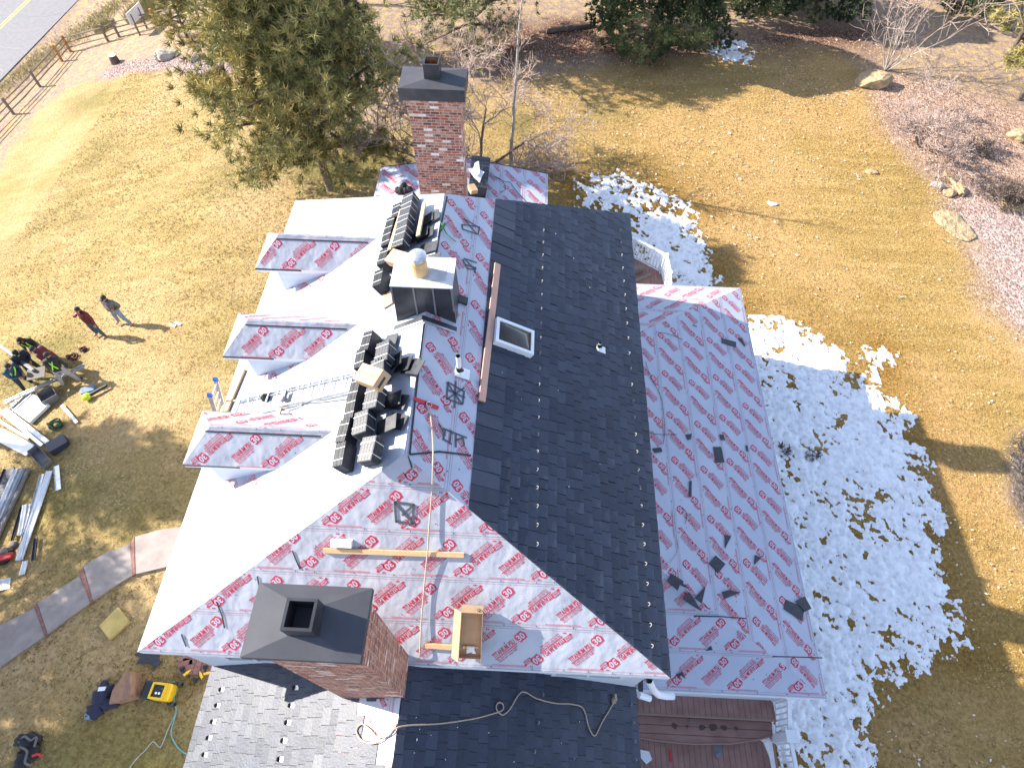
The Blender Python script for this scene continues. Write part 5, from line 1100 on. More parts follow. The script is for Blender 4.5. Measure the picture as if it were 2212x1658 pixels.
q = PB[0].lerp(PB[1], .5)+FN.v*.18+FN.n*.11; ct = empty('caulk_tube', q, 'white caulk tube with yellow band lying in the open cardboard box', 'caulk tube'); mb = MB(); mb.lathe(q-FN.u*.13, [(0, 0), (.024, 0), (.024, .2), (.008, .205), (.004, .27), (0, .27)], 12, 0, FN.u); mb.build('barrel', M['white'], ct); mb = MB(); mb.lathe(q-FN.u*.13, [(.0245, .02), (.0245, .07)], 12, 0, FN.u); mb.build('band', M['yellow'], ct)
mb = MB(); c = q-FN.v*.06; mb.obox(c, FN.u*.07+FN.v*.02, FN.v*.04, FN.n*.006); mb.obox(c+FN.u*.05+FN.n*.01, FN.u*.03, FN.v*.05-FN.u*.02, FN.n*.006); tag(mb.build('plastic_wrap', M['white'], loc=c), 'crumpled clear plastic wrap beside the caulk tube', 'wrap')
# lumber
def plank(f, a, b, w_, th, label, m='wood', h=.012, cat='plank'):
    p, q = f.px(*a, h+th/2), f.px(*b, h+th/2); mb = MB(); mb.bar(p, q, w_, th, f.n); o = mb.build('wood_plank', M[m], loc=(p+q)/2); tag(o, label, cat, 'loose lumber on the roofs'); return o
plank(FN, (698, 1188), (1002, 1198), .085, .04, 'long pale lumber strip across the middle of the printed hip face')
plank(FN, (916, 1393), (1037, 1402), .085, .04, 'short lumber strip under the open cardboard box')
plank(FR, (1075, 570), (1041, 866), .14, .04, 'long pinkish plank lying along the upper edge of the black slates', 'pinkwood', .035)
plank(FL, (486, 888), (524, 797), .2, .045, 'brown plank along the left eave between two dormers', 'wood', .03)
plank(FL, (868, 452), (841, 540), .08, .04, 'pale plank lying over the lower side of the far slate pile', 'wood', .33)
plank(FL, (917, 437), (903, 510), .09, .04, 'brown plank on the upper side of the far slate pile', 'wood', .22)
mb = MB(); p = FN.px(738, 1173, .05); mb.obox(p, FN.u*.18, FN.v*.06, FN.n*.05); tag(mb.build('foam_block', M['white'], loc=p), 'white foam block beside the long lumber strip on the hip face', 'block')
# ladders
def ladder(a, b, side, nrm, label, n, w_=.42, tips=False):
    a, b, side, nrm = Vector(a), Vector(b), Vector(side).normalized(), Vector(nrm).normalized(); t = empty('ladder', a, label, 'ladder')
    for s in (-1, 1):
        mb = MB(); mb.bar(a+side*s*w_/2, b+side*s*w_/2, .03, .085, nrm); o = mb.build('rail', M['alu'], t)
        if tips: mb = MB(); d = (b-a).normalized(); mb.bar(b+side*s*w_/2, b+side*s*w_/2+d*.1, .05, .1, nrm); mb.build('blue_tip', M['bluetip'], o)
    for i in range(n):
        p = a.lerp(b, (i+.6)/n); mb = MB(); mb.tube([p-side*(w_/2), p+side*(w_/2)], .017, 8); mb.build('rung', M['alu'], t)
la, lb_ = FL.px(500, 885, .08), FL.px(772, 822, .08); d_ = (lb_-la).normalized(); ladder(la, lb_, FL.n.cross(d_), FL.n, 'white aluminium ladder lying on the roof slope between the near and middle dormers', 12)
t0, t1 = zp(454, 856, 7.15), zp(466.5, 822, 7.15); mid = (t0+t1)/2; ladder((mid.x-1.7, mid.y, 0), (mid.x, mid.y, 7.15), (t1-t0), (1, 0, .25), 'aluminium ladder with blue tips standing against the left eave', 23, (t1-t0).length, True)
# roofing anchor, rope
mb = MB(); ribbon(mb, FR, [(896, 861), (920, 870), (945, 880)], .075, .02, .006); a_ = FR.px(920, 870, .02); an = empty('anchor_strap', a_, 'red roof anchor strap with a steel ring nailed across the ridge', 'anchor'); mb.build('webbing', M['strapred'], an)
mb = MB(); c = FR.px(927, 873, .05); mb.tube([c+FR.u*.05*cos(q)+FR.v*.05*sin(q) for q in np.linspace(0, 2*pi, 14)], .008, 6); mb.build('ring', M['alu'], an)
def smooth(P, k=6):
    Q = []
    for i in range(len(P)-1):
        p0, p1, p2, p3 = P[max(i-1, 0)], P[i], P[i+1], P[min(i+2, len(P)-1)]
        for j in range(k):
            t_ = j/k; Q.append(.5*((2*p1)+(p2-p0)*t_+(2*p0-5*p1+4*p2-p3)*t_*t_+(3*p1-p0-3*p2+p3)*t_**3))
    return Q+[P[-1]]
RP = [FR.px(927, 875, .05), FR.px(931, 905, .04), FR.px(935, 955, .04)]+[FN.px(x, y, h) for x, y, h in ((935, 1000, .05), (933, 1060, .05), (926, 1150, .06), (924, 1186, .08), (917, 1260, .05), (911, 1330, .05), (908, 1385, .06), (906, 1418, .05))]
RP += [zp(902, 1440, 5.95), zp(893, 1470, 5.9), zp(872, 1520, 5.95), zp(857, 1562, 6.17), zp(845, 1582, 6.15)]
RP += [FWL.px(x, y, .05) for x, y in ((820, 1600), (800, 1605), (778, 1595), (770, 1575), (782, 1563), (800, 1575), (815, 1590), (838, 1588))]
RP += [zp(853, 1573, 6.22)]+[FWR.px(x, y, .05) for x, y in ((880, 1566), (950, 1562), (1020, 1552), (1060, 1542), (1085, 1533), (1086, 1520), (1076, 1517), (1072, 1530), (1085, 1543), (1102, 1530), (1120, 1500), (1134, 1494), (1160, 1508), (1200, 1518), (1235, 1520), (1260, 1530), (1272, 1570), (1285, 1588), (1300, 1560), (1318, 1530), (1328, 1512))]
mb = MB(); mb.tube(smooth(RP), .013, 6); tag(mb.build('safety_rope', M['rope'], loc=RP[0]), 'beige safety rope from the red anchor down the hip to the dark wing roof', 'rope')
mb = MB(); p = FWR.px(1327, 1512, .05); 
for k_ in range(3): mb.tube([p+Vector((.05*cos(q+k_), .05*sin(q+k_*2), .02*k_)) for q in np.linspace(0, 5.5, 9)], .014, 5)
mb.obox(p+FWR.n*.04+FWR.u*.07, FWR.u*.05, FWR.v*.02, FWR.n*.02); mb.lathe(p-FWR.n*.03, [(0, 0), (.03, 0), (.03, .07), (0, .07)], 8, 0, FWR.n)
tag(mb.build('rope_knot', M['rope'], loc=p), 'knotted rope end with a metal anchor on the dark wing roof', 'knot')
# tools on the white slope
def nailer(f, x, y, label):
    p = f.px(x, y, .07); t = empty('nail_gun', p, label, 'nail gun'); mb = MB(); mb.lathe(p-f.n*.06, [(0, 0), (.09, 0), (.10, .05), (.08, .11), (.03, .15), (0, .15)], 14, 0, f.n); mb.build('magazine', M['blackplastic'], t); mb = MB(); mb.bar(p+f.n*.04, p-f.v*.2+f.u*-.12+f.n*.05, .04, .05, f.n); mb.build('handle', M['greymetal'], t); mb = MB(); mb.lathe(p-f.v*.2+f.u*-.12, [(0, 0), (.03, .01), (.03, .06), (0, .07)], 10, 0, f.n); mb.build('cap', M['blackplastic'], t)
nailer(FL, 572, 858, 'round black roofing nail gun on the white slope beside the ladder')
p = FL.px(604, 892, .06); hh = empty('hammer_tacker', p, 'pale yellow handled tool beside the lying ladder', 'tool'); mb = MB(); mb.bar(p, p+FL.v*.28+FL.u*.05, .05, .05, FL.n); mb.build('handle', M['alu'], hh); mb = MB(); mb.obox(p, FL.v*.07, FL.u*.09, FL.n*.05); mb.build('head', M['tan'], hh)
p = FL.px(612, 862, .1); mb = MB(); mb.lathe(p, [(0, -.05), (.07, -.05), (.07, .02), (.04, .05), (0, .05)], 12, 0, FL.n); mb.obox(p-FL.v*.0+FL.u*-.12, FL.v*.05, FL.u*.08, FL.n*.03); tag(mb.build('cable_winch', M['greymetal'], loc=p), 'grey clamp fixed on the lying ladder rail', 'clamp')
AH = [FL.px(x, y, .03) for x, y in ((585, 898), (640, 880), (660, 870), (690, 868), (740, 862), (768, 858))]; mb = MB(); mb.tube(smooth(AH), .014, 5); tag(mb.build('air_hose', M['greyhose'], loc=AH[0]), 'grey air hose running beside the lying ladder to the near slate pile', 'hose')
# pallet of slates, papers and box on the rear roof
P4 = [FKR.px(x, y, .0) for x, y in ((1010, 424), (1048, 428), (1056, 362), (1016, 357))]; c = sum(P4, Vector())/4; pl = empty('slate_pallet', c, 'black strapped pallet of slates beside the far brick chimney', 'slate pallet', None); mb = MB(); mb.prism(P4, FKR.n*.42); mb.build('slates', M['slatebox'], pl)
mb = MB(); U_, V_ = (P4[1]-P4[0]), (P4[3]-P4[0])
for i in range(1, 6): mb.bar(P4[0]+U_*(i/6)+FKR.n*.424, P4[3]+U_*(i/6)+FKR.n*.424, .012, .008, FKR.n)
for i in range(1, 9): mb.bar(P4[0]+V_*(i/9)+FKR.n*.432, P4[1]+V_*(i/9)+FKR.n*.432, .012, .008, FKR.n)
mb.build('strap_grid', M['lattice'], pl)
def sheet(f, poly, label, h, m='white', name='paper_sheet', cat='paper'):
    P = [f.px(x, y, h+.02*((i*7) % 3)) for i, (x, y) in enumerate(poly)]; c = sum(P, Vector())/len(P); mb = MB(); mb.prism(P, f.n*.004); o = mb.build(name, M[m], loc=c); tag(o, label, cat); return o
sheet(FKR, [(1012, 365), (1030, 362), (1046, 372), (1040, 384), (1036, 395), (1024, 384)], 'crumpled white wrapper on the far black pallet', .47); sheet(FKR, [(1026, 352), (1034, 348), (1036, 374), (1030, 380), (1020, 372)], 'folded pale wrapper upright at the end of the far black pallet', .52)
carton(FKR, 1020, 412, .44, .5, (.12, .16, .14), 'small torn cardboard box on the far black pallet')
p = FKL.px(880, 408, .08); mb = MB(); r_ = random.Random(8)
for i in range(6): mb.lathe(p+Vector((r_.uniform(-.3, .3), r_.uniform(-.16, .16), -.1)), [(.0, .0), (.12, .02), (.13, .1), (.06, .19), (0, .2)], 8, 0, (r_.gauss(0, .3), r_.gauss(0, .3), 1))
tag(mb.build('tool_bag', M['black'], loc=p), 'crumpled black tool bag on the rear roof left of the far chimney', 'bag')
GR = [FR.px(x, y, .04) for x, y in ((952, 480), (958, 492), (963, 502), (972, 512), (985, 522))]; mb = MB(); mb.tube(smooth(GR), .012, 5); mb.obox(FR.px(957, 490, .05), FR.u*.12+FR.v*-.04, FR.v*.03, FR.n*.02); tag(mb.build('harness_lanyard', M['green'], loc=GR[0]), 'green and beige lanyard lying near the ridge above the vent chimney', 'lanyard')
# deck clutter
z_ = .605; p = zp(1490, 1552, z_+.02); pr = empty('pliers', p, 'red handled pliers lying on the brown deck step', 'pliers'); mb = MB(); mb.bar(p, zp(1484, 1538, z_+.02), .02, .02); mb.bar(p, zp(1491, 1537, z_+.02), .02, .02); mb.build('handle', M['strapred'], pr); mb = MB(); mb.bar(p, zp(1493, 1562, z_+.02), .035, .02); mb.build('jaw', M['greymetal'], pr)
mb = MB(); mb.bar(zp(1447, 1618, .44), zp(1450, 1645, .44), .05, .03); tag(mb.build('red_tool_handle', M['strapred'], loc=zp(1448, 1630, .44)), 'red bar lying on the lower deck boards', 'tool')
sheet_p = [zp(x, y, .44) for x, y in ((1383, 1618), (1402, 1622), (1408, 1640), (1396, 1650), (1384, 1636))]; mb = MB(); mb.prism(sheet_p, (0, 0, .03)); tag(mb.build('plastic_bag', M['white'], loc=sheet_p[0]), 'crumpled pale plastic bag on the deck beside the wing roof edge', 'bag')
mb = MB(); p = zp(1549, 1612, .44); mb.obox(p, (.1, 0, 0), (0, .16, 0), (0, 0, .01)); mb.obox(p+Vector((0, -.18, .02)), (.07, .03, 0), (-.02, .05, 0), (0, 0, .02)); tag(mb.build('metal_bracket', M['greymetal'], loc=p), 'rusty bracket with a clip on the lower deck', 'bracket')
mb = MB(); p = [zp(x, y, .44) for x, y in ((1658, 1588), (1666, 1600), (1672, 1640), (1676, 1668), (1668, 1668), (1660, 1630), (1648, 1602), (1640, 1596))]; mb.prism(p, (0, 0, .05)); tag(mb.build('snow_drift', M['snow'], loc=p[0]), 'thin strip of snow along the deck railing', 'snow', kind='stuff')
# white nail heads and crumbs on the dark slates
r_ = random.Random(12); mb = MB()
for i in range(26):
    f = FR if i < 14 else FWR; x, y = (r_.uniform(1080, 1390), r_.uniform(480, 1350)) if i < 14 else (r_.uniform(880, 1360), r_.uniform(1510, 1650)); q = f.px2(x, y)
    if polydist(np.array([q[0]]), np.array([q[1]]), sl_poly if i < 14 else FWR.q)[0] < .1: continue
    p = f.to3(q[0], q[1], .03); s = r_.uniform(.005, .012); a = r_.uniform(0, 3); mb.obox(p, f.u*s*1.6*cos(a)+f.v*s*sin(a), f.v*s*cos(a)*.6-f.u*s*sin(a)*.6, f.n*.003)
o = mb.build('foam_crumbs', M['white']); tag(o, 'tiny white crumbs and staples scattered on the dark slates', 'crumbs', kind='stuff')
# ------------------------------------------------------------------ people
def strip_up(o, mats, seg, kinds):
    me = o.data
    for m in mats: me.materials.append(m)
    Cn = np.zeros(len(me.polygons)*3, np.float32); me.polygons.foreach_get('center', Cn); Cn = Cn.reshape(-1, 3)
    best = np.full(len(Cn), 1e9); idx = np.zeros(len(Cn), np.int32)
    for (a, b, r), k in zip(seg, kinds):
        a, b = np.array(a), np.array(b); d = b-a; t = np.clip(((Cn-a)@d)/(d@d+1e-9), 0, 1); D = np.linalg.norm(Cn-a-t[:, None]*d, axis=1)-r*.6
        w_ = D < best; best[w_] = D[w_]; idx[w_] = k
    me.polygons.foreach_set('material_index', idx); me.polygons.foreach_set('use_smooth', np.ones(len(Cn), bool))
def person(px, py, face, label, top, pants, hat, arms, lean=0., shoe='shoe', stance=.12, stride=.0, hv=None, collar=None, hgt=1.74, brim=True, twist=0.):
    base = gp(px, py); s = hgt/1.75; root = empty('person', base, label, 'person', 'workers on the lawn')
    yaw = atan2(face[1], face[0])-pi/2
    def W(p): x, y, z = p[0]*s, p[1]*s, p[2]*s; return Vector((x*cos(yaw)-y*sin(yaw), x*sin(yaw)+y*cos(yaw), z+float(terr(base.x+x*cos(yaw)-y*sin(yaw), base.y))*0))
    pv = Vector((0, 0, .93))
    def up(p):                                          # bend the upper body forward at the hips
        d = Vector(p)-pv; return pv+Vector((d.x, d.y*cos(lean)+d.z*sin(lean), -d.y*sin(lean)+d.z*cos(lean)))
    V, R, E, K = [], [], [], []
    def vert(p, r): V.append(W(p)); R.append(r if isinstance(r, tuple) else (r, r)); return len(V)-1
    def edge(a, b, k): E.append((a, b)); K.append(k)
    pel = vert((0, 0, .95), (.155, .115)); sp = vert(up((0, 0, 1.13)), (.15, .11)); ch = vert(up((0, 0, 1.33)), (.17, .12)); nk = vert(up((0, .015, 1.475)), .058); hd = vert(up((0, .035, 1.575)), (.078, .095)); ht = vert(up((0, .02, 1.68)), (.072, .085))
    edge(pel, sp, 0); edge(sp, ch, 0); edge(ch, nk, 0); edge(nk, hd, 2); edge(hd, ht, 2)
    ns = vert(up((0, .135, 1.565)), .016); edge(hd, ns, 2)
    for sx in (-1, 1):
        hp = vert((sx*.095, 0, .88), .10); kn = vert((sx*(.09+stance*.5), .03+sx*stride*.5, .50), .068); ak = vert((sx*(.08+stance), -.01+sx*stride, .10), .05); te = vert((sx*(.09+stance*1.15), .15+sx*stride, .045), (.05, .035))
        edge(pel, hp, 1); edge(hp, kn, 1); edge(kn, ak, 1); edge(ak, te, 3)
        A = arms[0 if sx < 0 else 1]; sh = vert(up((sx*.21, 0, 1.40)), .075); el = vert(up(A[0]), .055); wr = vert(up(A[1]), .036); hn = vert(up(A[2]), (.038, .022))
        edge(ch, sh, 0); edge(sh, el, 0); edge(el, wr, 0); edge(wr, hn, 2)
        hv_, wv = up(A[2]), up(A[1]); fd = (hv_-wv).normalized(); sd = fd.cross(Vector((0, 0, 1)) if abs(fd.z) < .9 else Vector((0, 1, 0))).normalized(); cu = sd.cross(fd)
        for i, ln in enumerate((.060, .075, .08, .072)):
            b0 = hv_+sd*(i-1.5)*.021+fd*.03; f1 = vert(b0+fd*ln*.5-cu*.006, .0095); f2 = vert(b0+fd*ln*.9-cu*.03, .0075); edge(hn, f1, 2); edge(f1, f2, 2)
        b0 = hv_+sd*.034*sx*-1; f1 = vert(b0+sd*.02*-sx+fd*.02, .011); f2 = vert(b0+sd*.028*-sx+fd*.055, .009); edge(hn, f1, 2); edge(f1, f2, 2)
    me = bpy.data.meshes.new('body'); me.from_pydata([tuple(v) for v in V], E, []); o = bpy.data.objects.new('body_skeleton', me); C.objects.link(o)
    o.modifiers.new('Skin', 'SKIN'); sv = me.skin_vertices[0].data
    for i, r_ in enumerate(R): sv[i].radius = (r_[0]*s*(1.22 if r_[0] > .03 else 1), r_[1]*s*(1.22 if r_[0] > .03 else 1))
    sv[0].use_root = True; sm = o.modifiers.new('Sub', 'SUBSURF'); sm.levels = 1; sm.render_levels = 1
    bpy.context.view_layer.update(); dg = bpy.context.evaluated_depsgraph_get(); m2 = bpy.data.meshes.new_from_object(o.evaluated_get(dg)); m2.name = 'body'; bpy.data.objects.remove(o)
    bo = bpy.data.objects.new('body', m2); C.objects.link(bo); bo.parent = root; OFF[bo] = Vector((0, 0, 0)); m2.materials.clear()
    strip_up(bo, [M[top], M[pants], M['skin'], M[shoe]], [(V[a], V[b], (R[a][0]+R[b][0])/2) for a, b in E], K)
    # hair or cap, face marks
    up_d = (V[ht]-V[nk]).normalized(); fw = W(up((0, 1, 1.5)))-W(up((0, 0, 1.5))); fw.normalize(); rt_ = fw.cross(up_d); hc = V[hd].lerp(V[ht], .55); k = MB()
    prof = [(.10*cos(t), .105*sin(t)) for t in np.linspace(-.25, pi/2, 7)]; k.lathe(hc, [(p, z) for p, z in prof], 14, 0, up_d)
    if brim: k.obox(hc+fw*.125-up_d*.015, fw*.055, rt_*.07, up_d*.008)
    k.build('cap' if brim else 'hair', M[hat], root, loc=(0, 0, 0), smooth=True).location = (0, 0, 0)
    k = MB()
    for q in (-1, 1): k.obox(V[hd]+fw*.088+rt_*q*.033+up_d*.02, fw*.006, rt_*.012, up_d*.006)
    k.build('eyes', M['blackplastic'], root, loc=(0, 0, 0)).location = (0, 0, 0); k = MB(); k.obox(V[hd]+fw*.09-up_d*.048, fw*.006, rt_*.022, up_d*.005); k.build('mouth', M['maroon'], root, loc=(0, 0, 0)).location = (0, 0, 0)
    if collar: k = MB(); k.lathe(V[nk]-up_d*.03, [(.085, 0), (.08, .05), (.072, .055)], 14, 0, up_d); k.build('collar', M[collar], root, loc=(0, 0, 0)).location = (0, 0, 0)
    if hv:
        def st(L): return [W(up(p)) for p in L]
        lines = {'vest': [[(-.09, .04, 1.455), (-.10, .135, 1.36), (-.10, .135, 1.1), (-.10, .125, .98)], [(.09, .04, 1.455), (.10, .135, 1.36), (.10, .135, 1.1), (.10, .125, .98)], [(-.09, -.04, 1.455), (0, -.135, 1.25), (.09, -.12, 1.05)], [(.09, -.04, 1.455), (0, -.138, 1.25), (-.09, -.12, 1.05)]],
                 'sash': [[(-.13, .06, 1.44), (-.05, .14, 1.3), (.06, .135, 1.1)], [(.14, .02, 1.42), (.14, .11, 1.3), (.15, .08, 1.1)]]}[hv]
        for L in lines: k = MB(); k.tube(smooth(st(L), 4), .022, 6); k.build('hi_vis_strap', M['hivis'], root, loc=(0, 0, 0)).location = (0, 0, 0)
    return root
down = ((-.25, -.02, 1.14), (-.25, .05, .90), (-.25, .07, .82)); downR = ((.25, -.02, 1.14), (.25, .05, .90), (.25, .07, .82))
hipL = ((-.38, -.06, 1.17), (-.21, .09, 1.02), (-.15, .12, .99)); hipR = ((.38, -.06, 1.17), (.21, .09, 1.02), (.15, .12, .99))
fwL = ((-.24, .06, 1.14), (-.12, .28, 1.10), (-.08, .36, 1.11)); fwR = ((.24, .06, 1.14), (.12, .28, 1.10), (.08, .36, 1.11))
mouthR = ((.30, .16, 1.22), (.12, .22, 1.42), (.06, .18, 1.49))
person(221, 726, (-.3, -.95), 'standing man in a maroon jacket and black beanie raising one hand to his mouth', 'maroon', 'denim', 'black', (down, mouthR), brim=False, hgt=1.78)
person(272, 700, (-.2, -.98), 'standing man in a grey jacket, pale jeans and cap with hands on his hips', 'greycloth', 'lightdenim', 'black', (hipL, hipR), stance=.2, collar='navy', hgt=1.72)
person(104, 774, (.15, -.95), 'man in black with a red collar and hi-vis straps looking at his hands', 'black', 'denim', 'black', (fwL, fwR), lean=.35, hv='vest', collar='strapred')
person(146, 802, (-.95, -.25), 'man in a maroon jacket with hi-vis harness leaning forward', 'maroon', 'denim', 'black', (fwL, fwR), lean=.45, hv='sash', shoe='black')
person(87, 809, (.75, -.5), 'man in a navy vest with a pale shoulder patch holding a dark pole', 'navy', 'navy', 'black', (fwL, fwR), lean=.2, hv=None, collar='hivis')
person(66, 838, (.85, -.2), 'bare headed man in a blue jacket and hi-vis strap, leftmost of the group', 'bluecloth', 'navy', 'black', (fwL, fwR), lean=.3, hv='sash', brim=False)
person(158, 829, (-.35, .8), 'man seen from behind with a neon cross on his black jacket and grey trousers', 'black', 'greypants', 'black', (fwL, fwR), lean=.25, hv='vest', stance=.22, shoe='black')
# ------------------------------------------------------------------ things on the left lawn
def zc(x, y): return (x*.116, 699+y*.116)
def zd(x, y): return (x*.116, 840.6+y*.116)
def ze_(x, y): return (x*.1602, 991+y*.1601)
def channel(a, b, w_, h, label, m, name='gutter_length', cat='gutter', z=.09, grp='gutter and trim lengths on the lawn'):
    """an open trough: floor and two upright lips"""
    p, q = gp(*a, z), gp(*b, z); d = (q-p).normalized(); s = Vector((0, 0, 1)).cross(d).normalized(); n = d.cross(s); t = .004; mb = MB(); u, v = w_/2, h
    prof = [(-u, v), (-u, 0), (u, 0), (u, v), (u-t, v), (u-t, t), (-u+t, t), (-u+t, v)]
    V = [P+s*x+n*y for P in (p, q) for x, y in prof]; k = 8; mb.add(V, [(i, (i+1) % k, k+(i+1) % k, k+i) for i in range(k)]+[(0, 1, 6, 7), (1, 2, 5, 6), (2, 3, 4, 5), (15, 14, 9, 8), (14, 13, 10, 9), (13, 12, 11, 10)])
    o = mb.build(name, M[m], loc=(p+q)/2); tag(o, label, cat, grp); return o
def board(poly, label, m, th=.03, name='sheet_panel', cat='panel', z=.05, grp=None):
    P = [gp(x, y, z) for x, y in poly]; c = sum(P, Vector())/len(P); mb = MB(); mb.prism(P, (0, 0, th)); o = mb.build(name, M[m], loc=c); tag(o, label, cat, grp); return o
channel(zc(110, 1480), zc(1580, 800), .13, .09, 'long grey gutter length lying across the group of men', 'alu', z=.24)
p, q = gp(72, 800, 1.05), gp(-6, 742, 1.2); mb = MB(); mb.bar(q, p, .11, .08); mb.bar(q+Vector((0, 0, .045)), p+Vector((0, 0, .045)), .03, .012); tag(mb.build('downspout_length', M['greymetal'], loc=p), 'dark downspout length held up by the man in the navy vest', 'downspout')
mb = MB(); p = gp(78, 806, .95); mb.obox(p, (.28, .1, 0), (-.08, .22, .02), (0, 0, .015)); tag(mb.build('cut_sheet', mat('brown_sheet', (.09, .07, .055), None), loc=p), 'brown sheet held between the men of the group', 'sheet')
tp = board([zd(*p) for p in ((270, 420), (620, 100), (945, 310), (590, 650))], 'wide white sheet metal tray with a raised lip on the lawn', 'white', .14, 'metal_tray', 'tray')
channel(zd(270, 410), zd(620, 95), .2, .16, 'pale grey bent trim beside the white tray', 'alu')
for a, b, w_, m, lb in (((90, 370), (940, 1030), .16, 'white', 'long white trim length pointing at the folded dark box'), ((-40, 370), (780, 1040), .12, 'alu', 'long grey gutter length next to the long white trim'), ((-40, 570), (530, 920), .1, 'white', 'pale blue white trim length, left of the grey gutter')): channel(zd(*a), zd(*b), w_, .06, lb, m)
board([zd(*p) for p in ((-120, 760), (80, 745), (650, 1045), (500, 1250), (-120, 930))], 'large white panel lying at the left edge of the lawn', 'white', .05, 'metal_sheet', 'sheet')
channel(zd(1150, 295), zd(1430, 620), .11, .02, 'short white strip with two dark slots lying alone on the lawn', 'white', 'trim_strip', 'strip')
channel(ze_(765, 90), ze_(790, 415), .17, .03, 'short blue grey strip beside the folded grey tray', 'alu', 'trim_strip', 'strip')
# folded boxes
def metal_box(c, yaw, sz, label, m, open_=False):
    p = gp(*c); t = empty('metal_box', p, label, 'box'); a, b, h = sz; R = Matrix.Rotation(yaw, 3, 'Z'); A, B = R @ Vector((a, 0, 0)), R @ Vector((0, b, 0)); mb = MB(); t_ = .012; Z = Vector((0, 0, 1))
    mb.obox(p+Z*.03, A, B, Z*.012); mb.build('bottom', M[m], t)
    for d, e in ((A, B), (-A, B), (B, A), (-B, A)): mb = MB(); mb.obox(p+d*.98+Z*(h/2+.042), e*(1 if d in (A, -A) else .95), d.normalized()*t_/2, Z*(h/2)); mb.build('side_panel', M[m], t)
    if not open_: mb = MB(); mb.obox(p+Z*(h+.05), A*1.02, B*1.02, Z*.006); mb.build('lid', M[m], t)
    return t
metal_box((113, 862), .8, (.27, .27, .34), 'open grey metal chimney box with creased sides behind the white tray', 'greymetal', True)
metal_box((132, 965), .75, (.30, .21, .25), 'closed dark metal box alone on the lawn below the green harness', 'darksheet')
metal_box((95, 992), -.62, (.48, .17, .24), 'long folded grey metal tray bound with a dark strap', 'greymetal', True)
# bundles of metal lengths at the left edge
r_ = random.Random(31); shades = ['darksheet', 'white', 'alu', 'white', 'alu', 'greymetal', 'alu']; nm_ = ['dark wide sheet, outermost', 'white flat length, second', 'silver length, third', 'white length, fourth', 'silver length, fifth', 'grey length, sixth', 'silver length, seventh']
for i, (xa, wd_) in enumerate(((130, .34), (230, .16), (285, .14), (330, .1), (355, .1), (385, .07), (410, .05))):
    a, b = ze_(xa, 130+8*(i % 3)), ze_(xa-430-(8*i), 1180); channel(a, b, wd_, .05+.012*i, nm_[i]+' in the trim stack at the left edge', shades[i], 'trim_length', 'trim', .05)
for i, (x0_, y0_, x1_, y1_, w_, m, lb) in enumerate(((580, 205, 250, 1370, .14, 'alu', 'long silver trim, left one of the crossed pair'), (680, 160, 265, 1360, .2, 'white', 'long white trim, right one of the crossed pair'), (300, 640, 170, 1100, .08, 'darksheet', 'short dark trim lying left of the crossed pair'), (340, 620, 270, 1030, .10, 'white', 'short white trim beside the short dark trim'), (400, 610, 310, 1040, .11, 'alu', 'short silver trim touching the crossed pair'), (490, 1060, 455, 1370, .1, 'darksheet', 'short black strip alone on the lawn right of the crossed pair'), (350, 1375, 300, 1560, .14, 'white', 'small white offcut below the crossed pair'))): channel(ze_(x0_, y0_), ze_(x1_, y1_), w_, .05, lb, m, 'trim_length', 'trim')
p = gp(12, 1203); tb = empty('tool_bag', p, 'red and black tool bag at the left edge of the lawn', 'tool bag'); mb = MB(); mb.lathe(p, [(0, .02), (.26, .03), (.28, .14), (.2, .2), (.06, .22), (0, .22)], 12); mb.build('bag', M['black'], tb); mb = MB(); mb.bar(p+Vector((-.3, -.22, .18)), p+Vector((.38, .02, .24)), .17, .12); mb.build('red_sleeve', M['strapred'], tb); mb = MB(); mb.lathe(p+Vector((.14, .36, .02)), [(0, 0), (.11, .01), (.12, .1), (.07, .17), (0, .18)], 12); mb.build('pouch', M['greycloth'], tb)
mb = MB(); mb.obox(gp(6, 1262, .06), (.2, .06, 0), (-.06, .16, 0), (0, 0, .01)); tag(mb.build('sheet_offcut', M['alu'], loc=gp(6, 1262, .06)), 'pale square metal offcut at the left edge below the tool bag', 'offcut')
# leaf blower
a, b = gp(*zc(1600, 1370), .15), gp(*zc(1990, 1150), .15); bl = empty('leaf_blower', a, 'leaf blower with a lime green motor and long black tube on the lawn', 'leaf blower')
mb = MB(); mb.lathe(a-(b-a).normalized()*.12, [(0, 0), (.10, .02), (.14, .1), (.13, .22), (.07, .3), (0, .3)], 12, 0, b-a); mb.build('motor', M['lime'], bl); mb = MB(); mb.tube([a+(b-a)*.2, b], [.07, .05], 12); mb.build('tube', M['blackplastic'], bl); mb = MB(); q = gp(*zc(1640, 1230), .1); mb.obox(q, (.2, .1, 0), (-.05, .12, 0), (0, 0, .06)); mb.build('bag', M['lightdenim'], bl)
def blob(c, r, sq, seed, n=3):
    bm = bmesh.new(); bmesh.ops.create_icosphere(bm, subdivisions=n, radius=1)
    for v in bm.verts: k = 1+.22*sin(5*v.co.x+seed)*cos(4*v.co.y+seed*2)+.12*sin(11*v.co.y+seed); v.co = Vector((v.co.x*sq[0]*k, v.co.y*sq[1]*k, v.co.z*sq[2]*k))*r
    V = [tuple(v.co+Vector(c)) for v in bm.verts]; F = [tuple(v.index for v in f.verts) for f in bm.faces]; bm.free(); return V, F
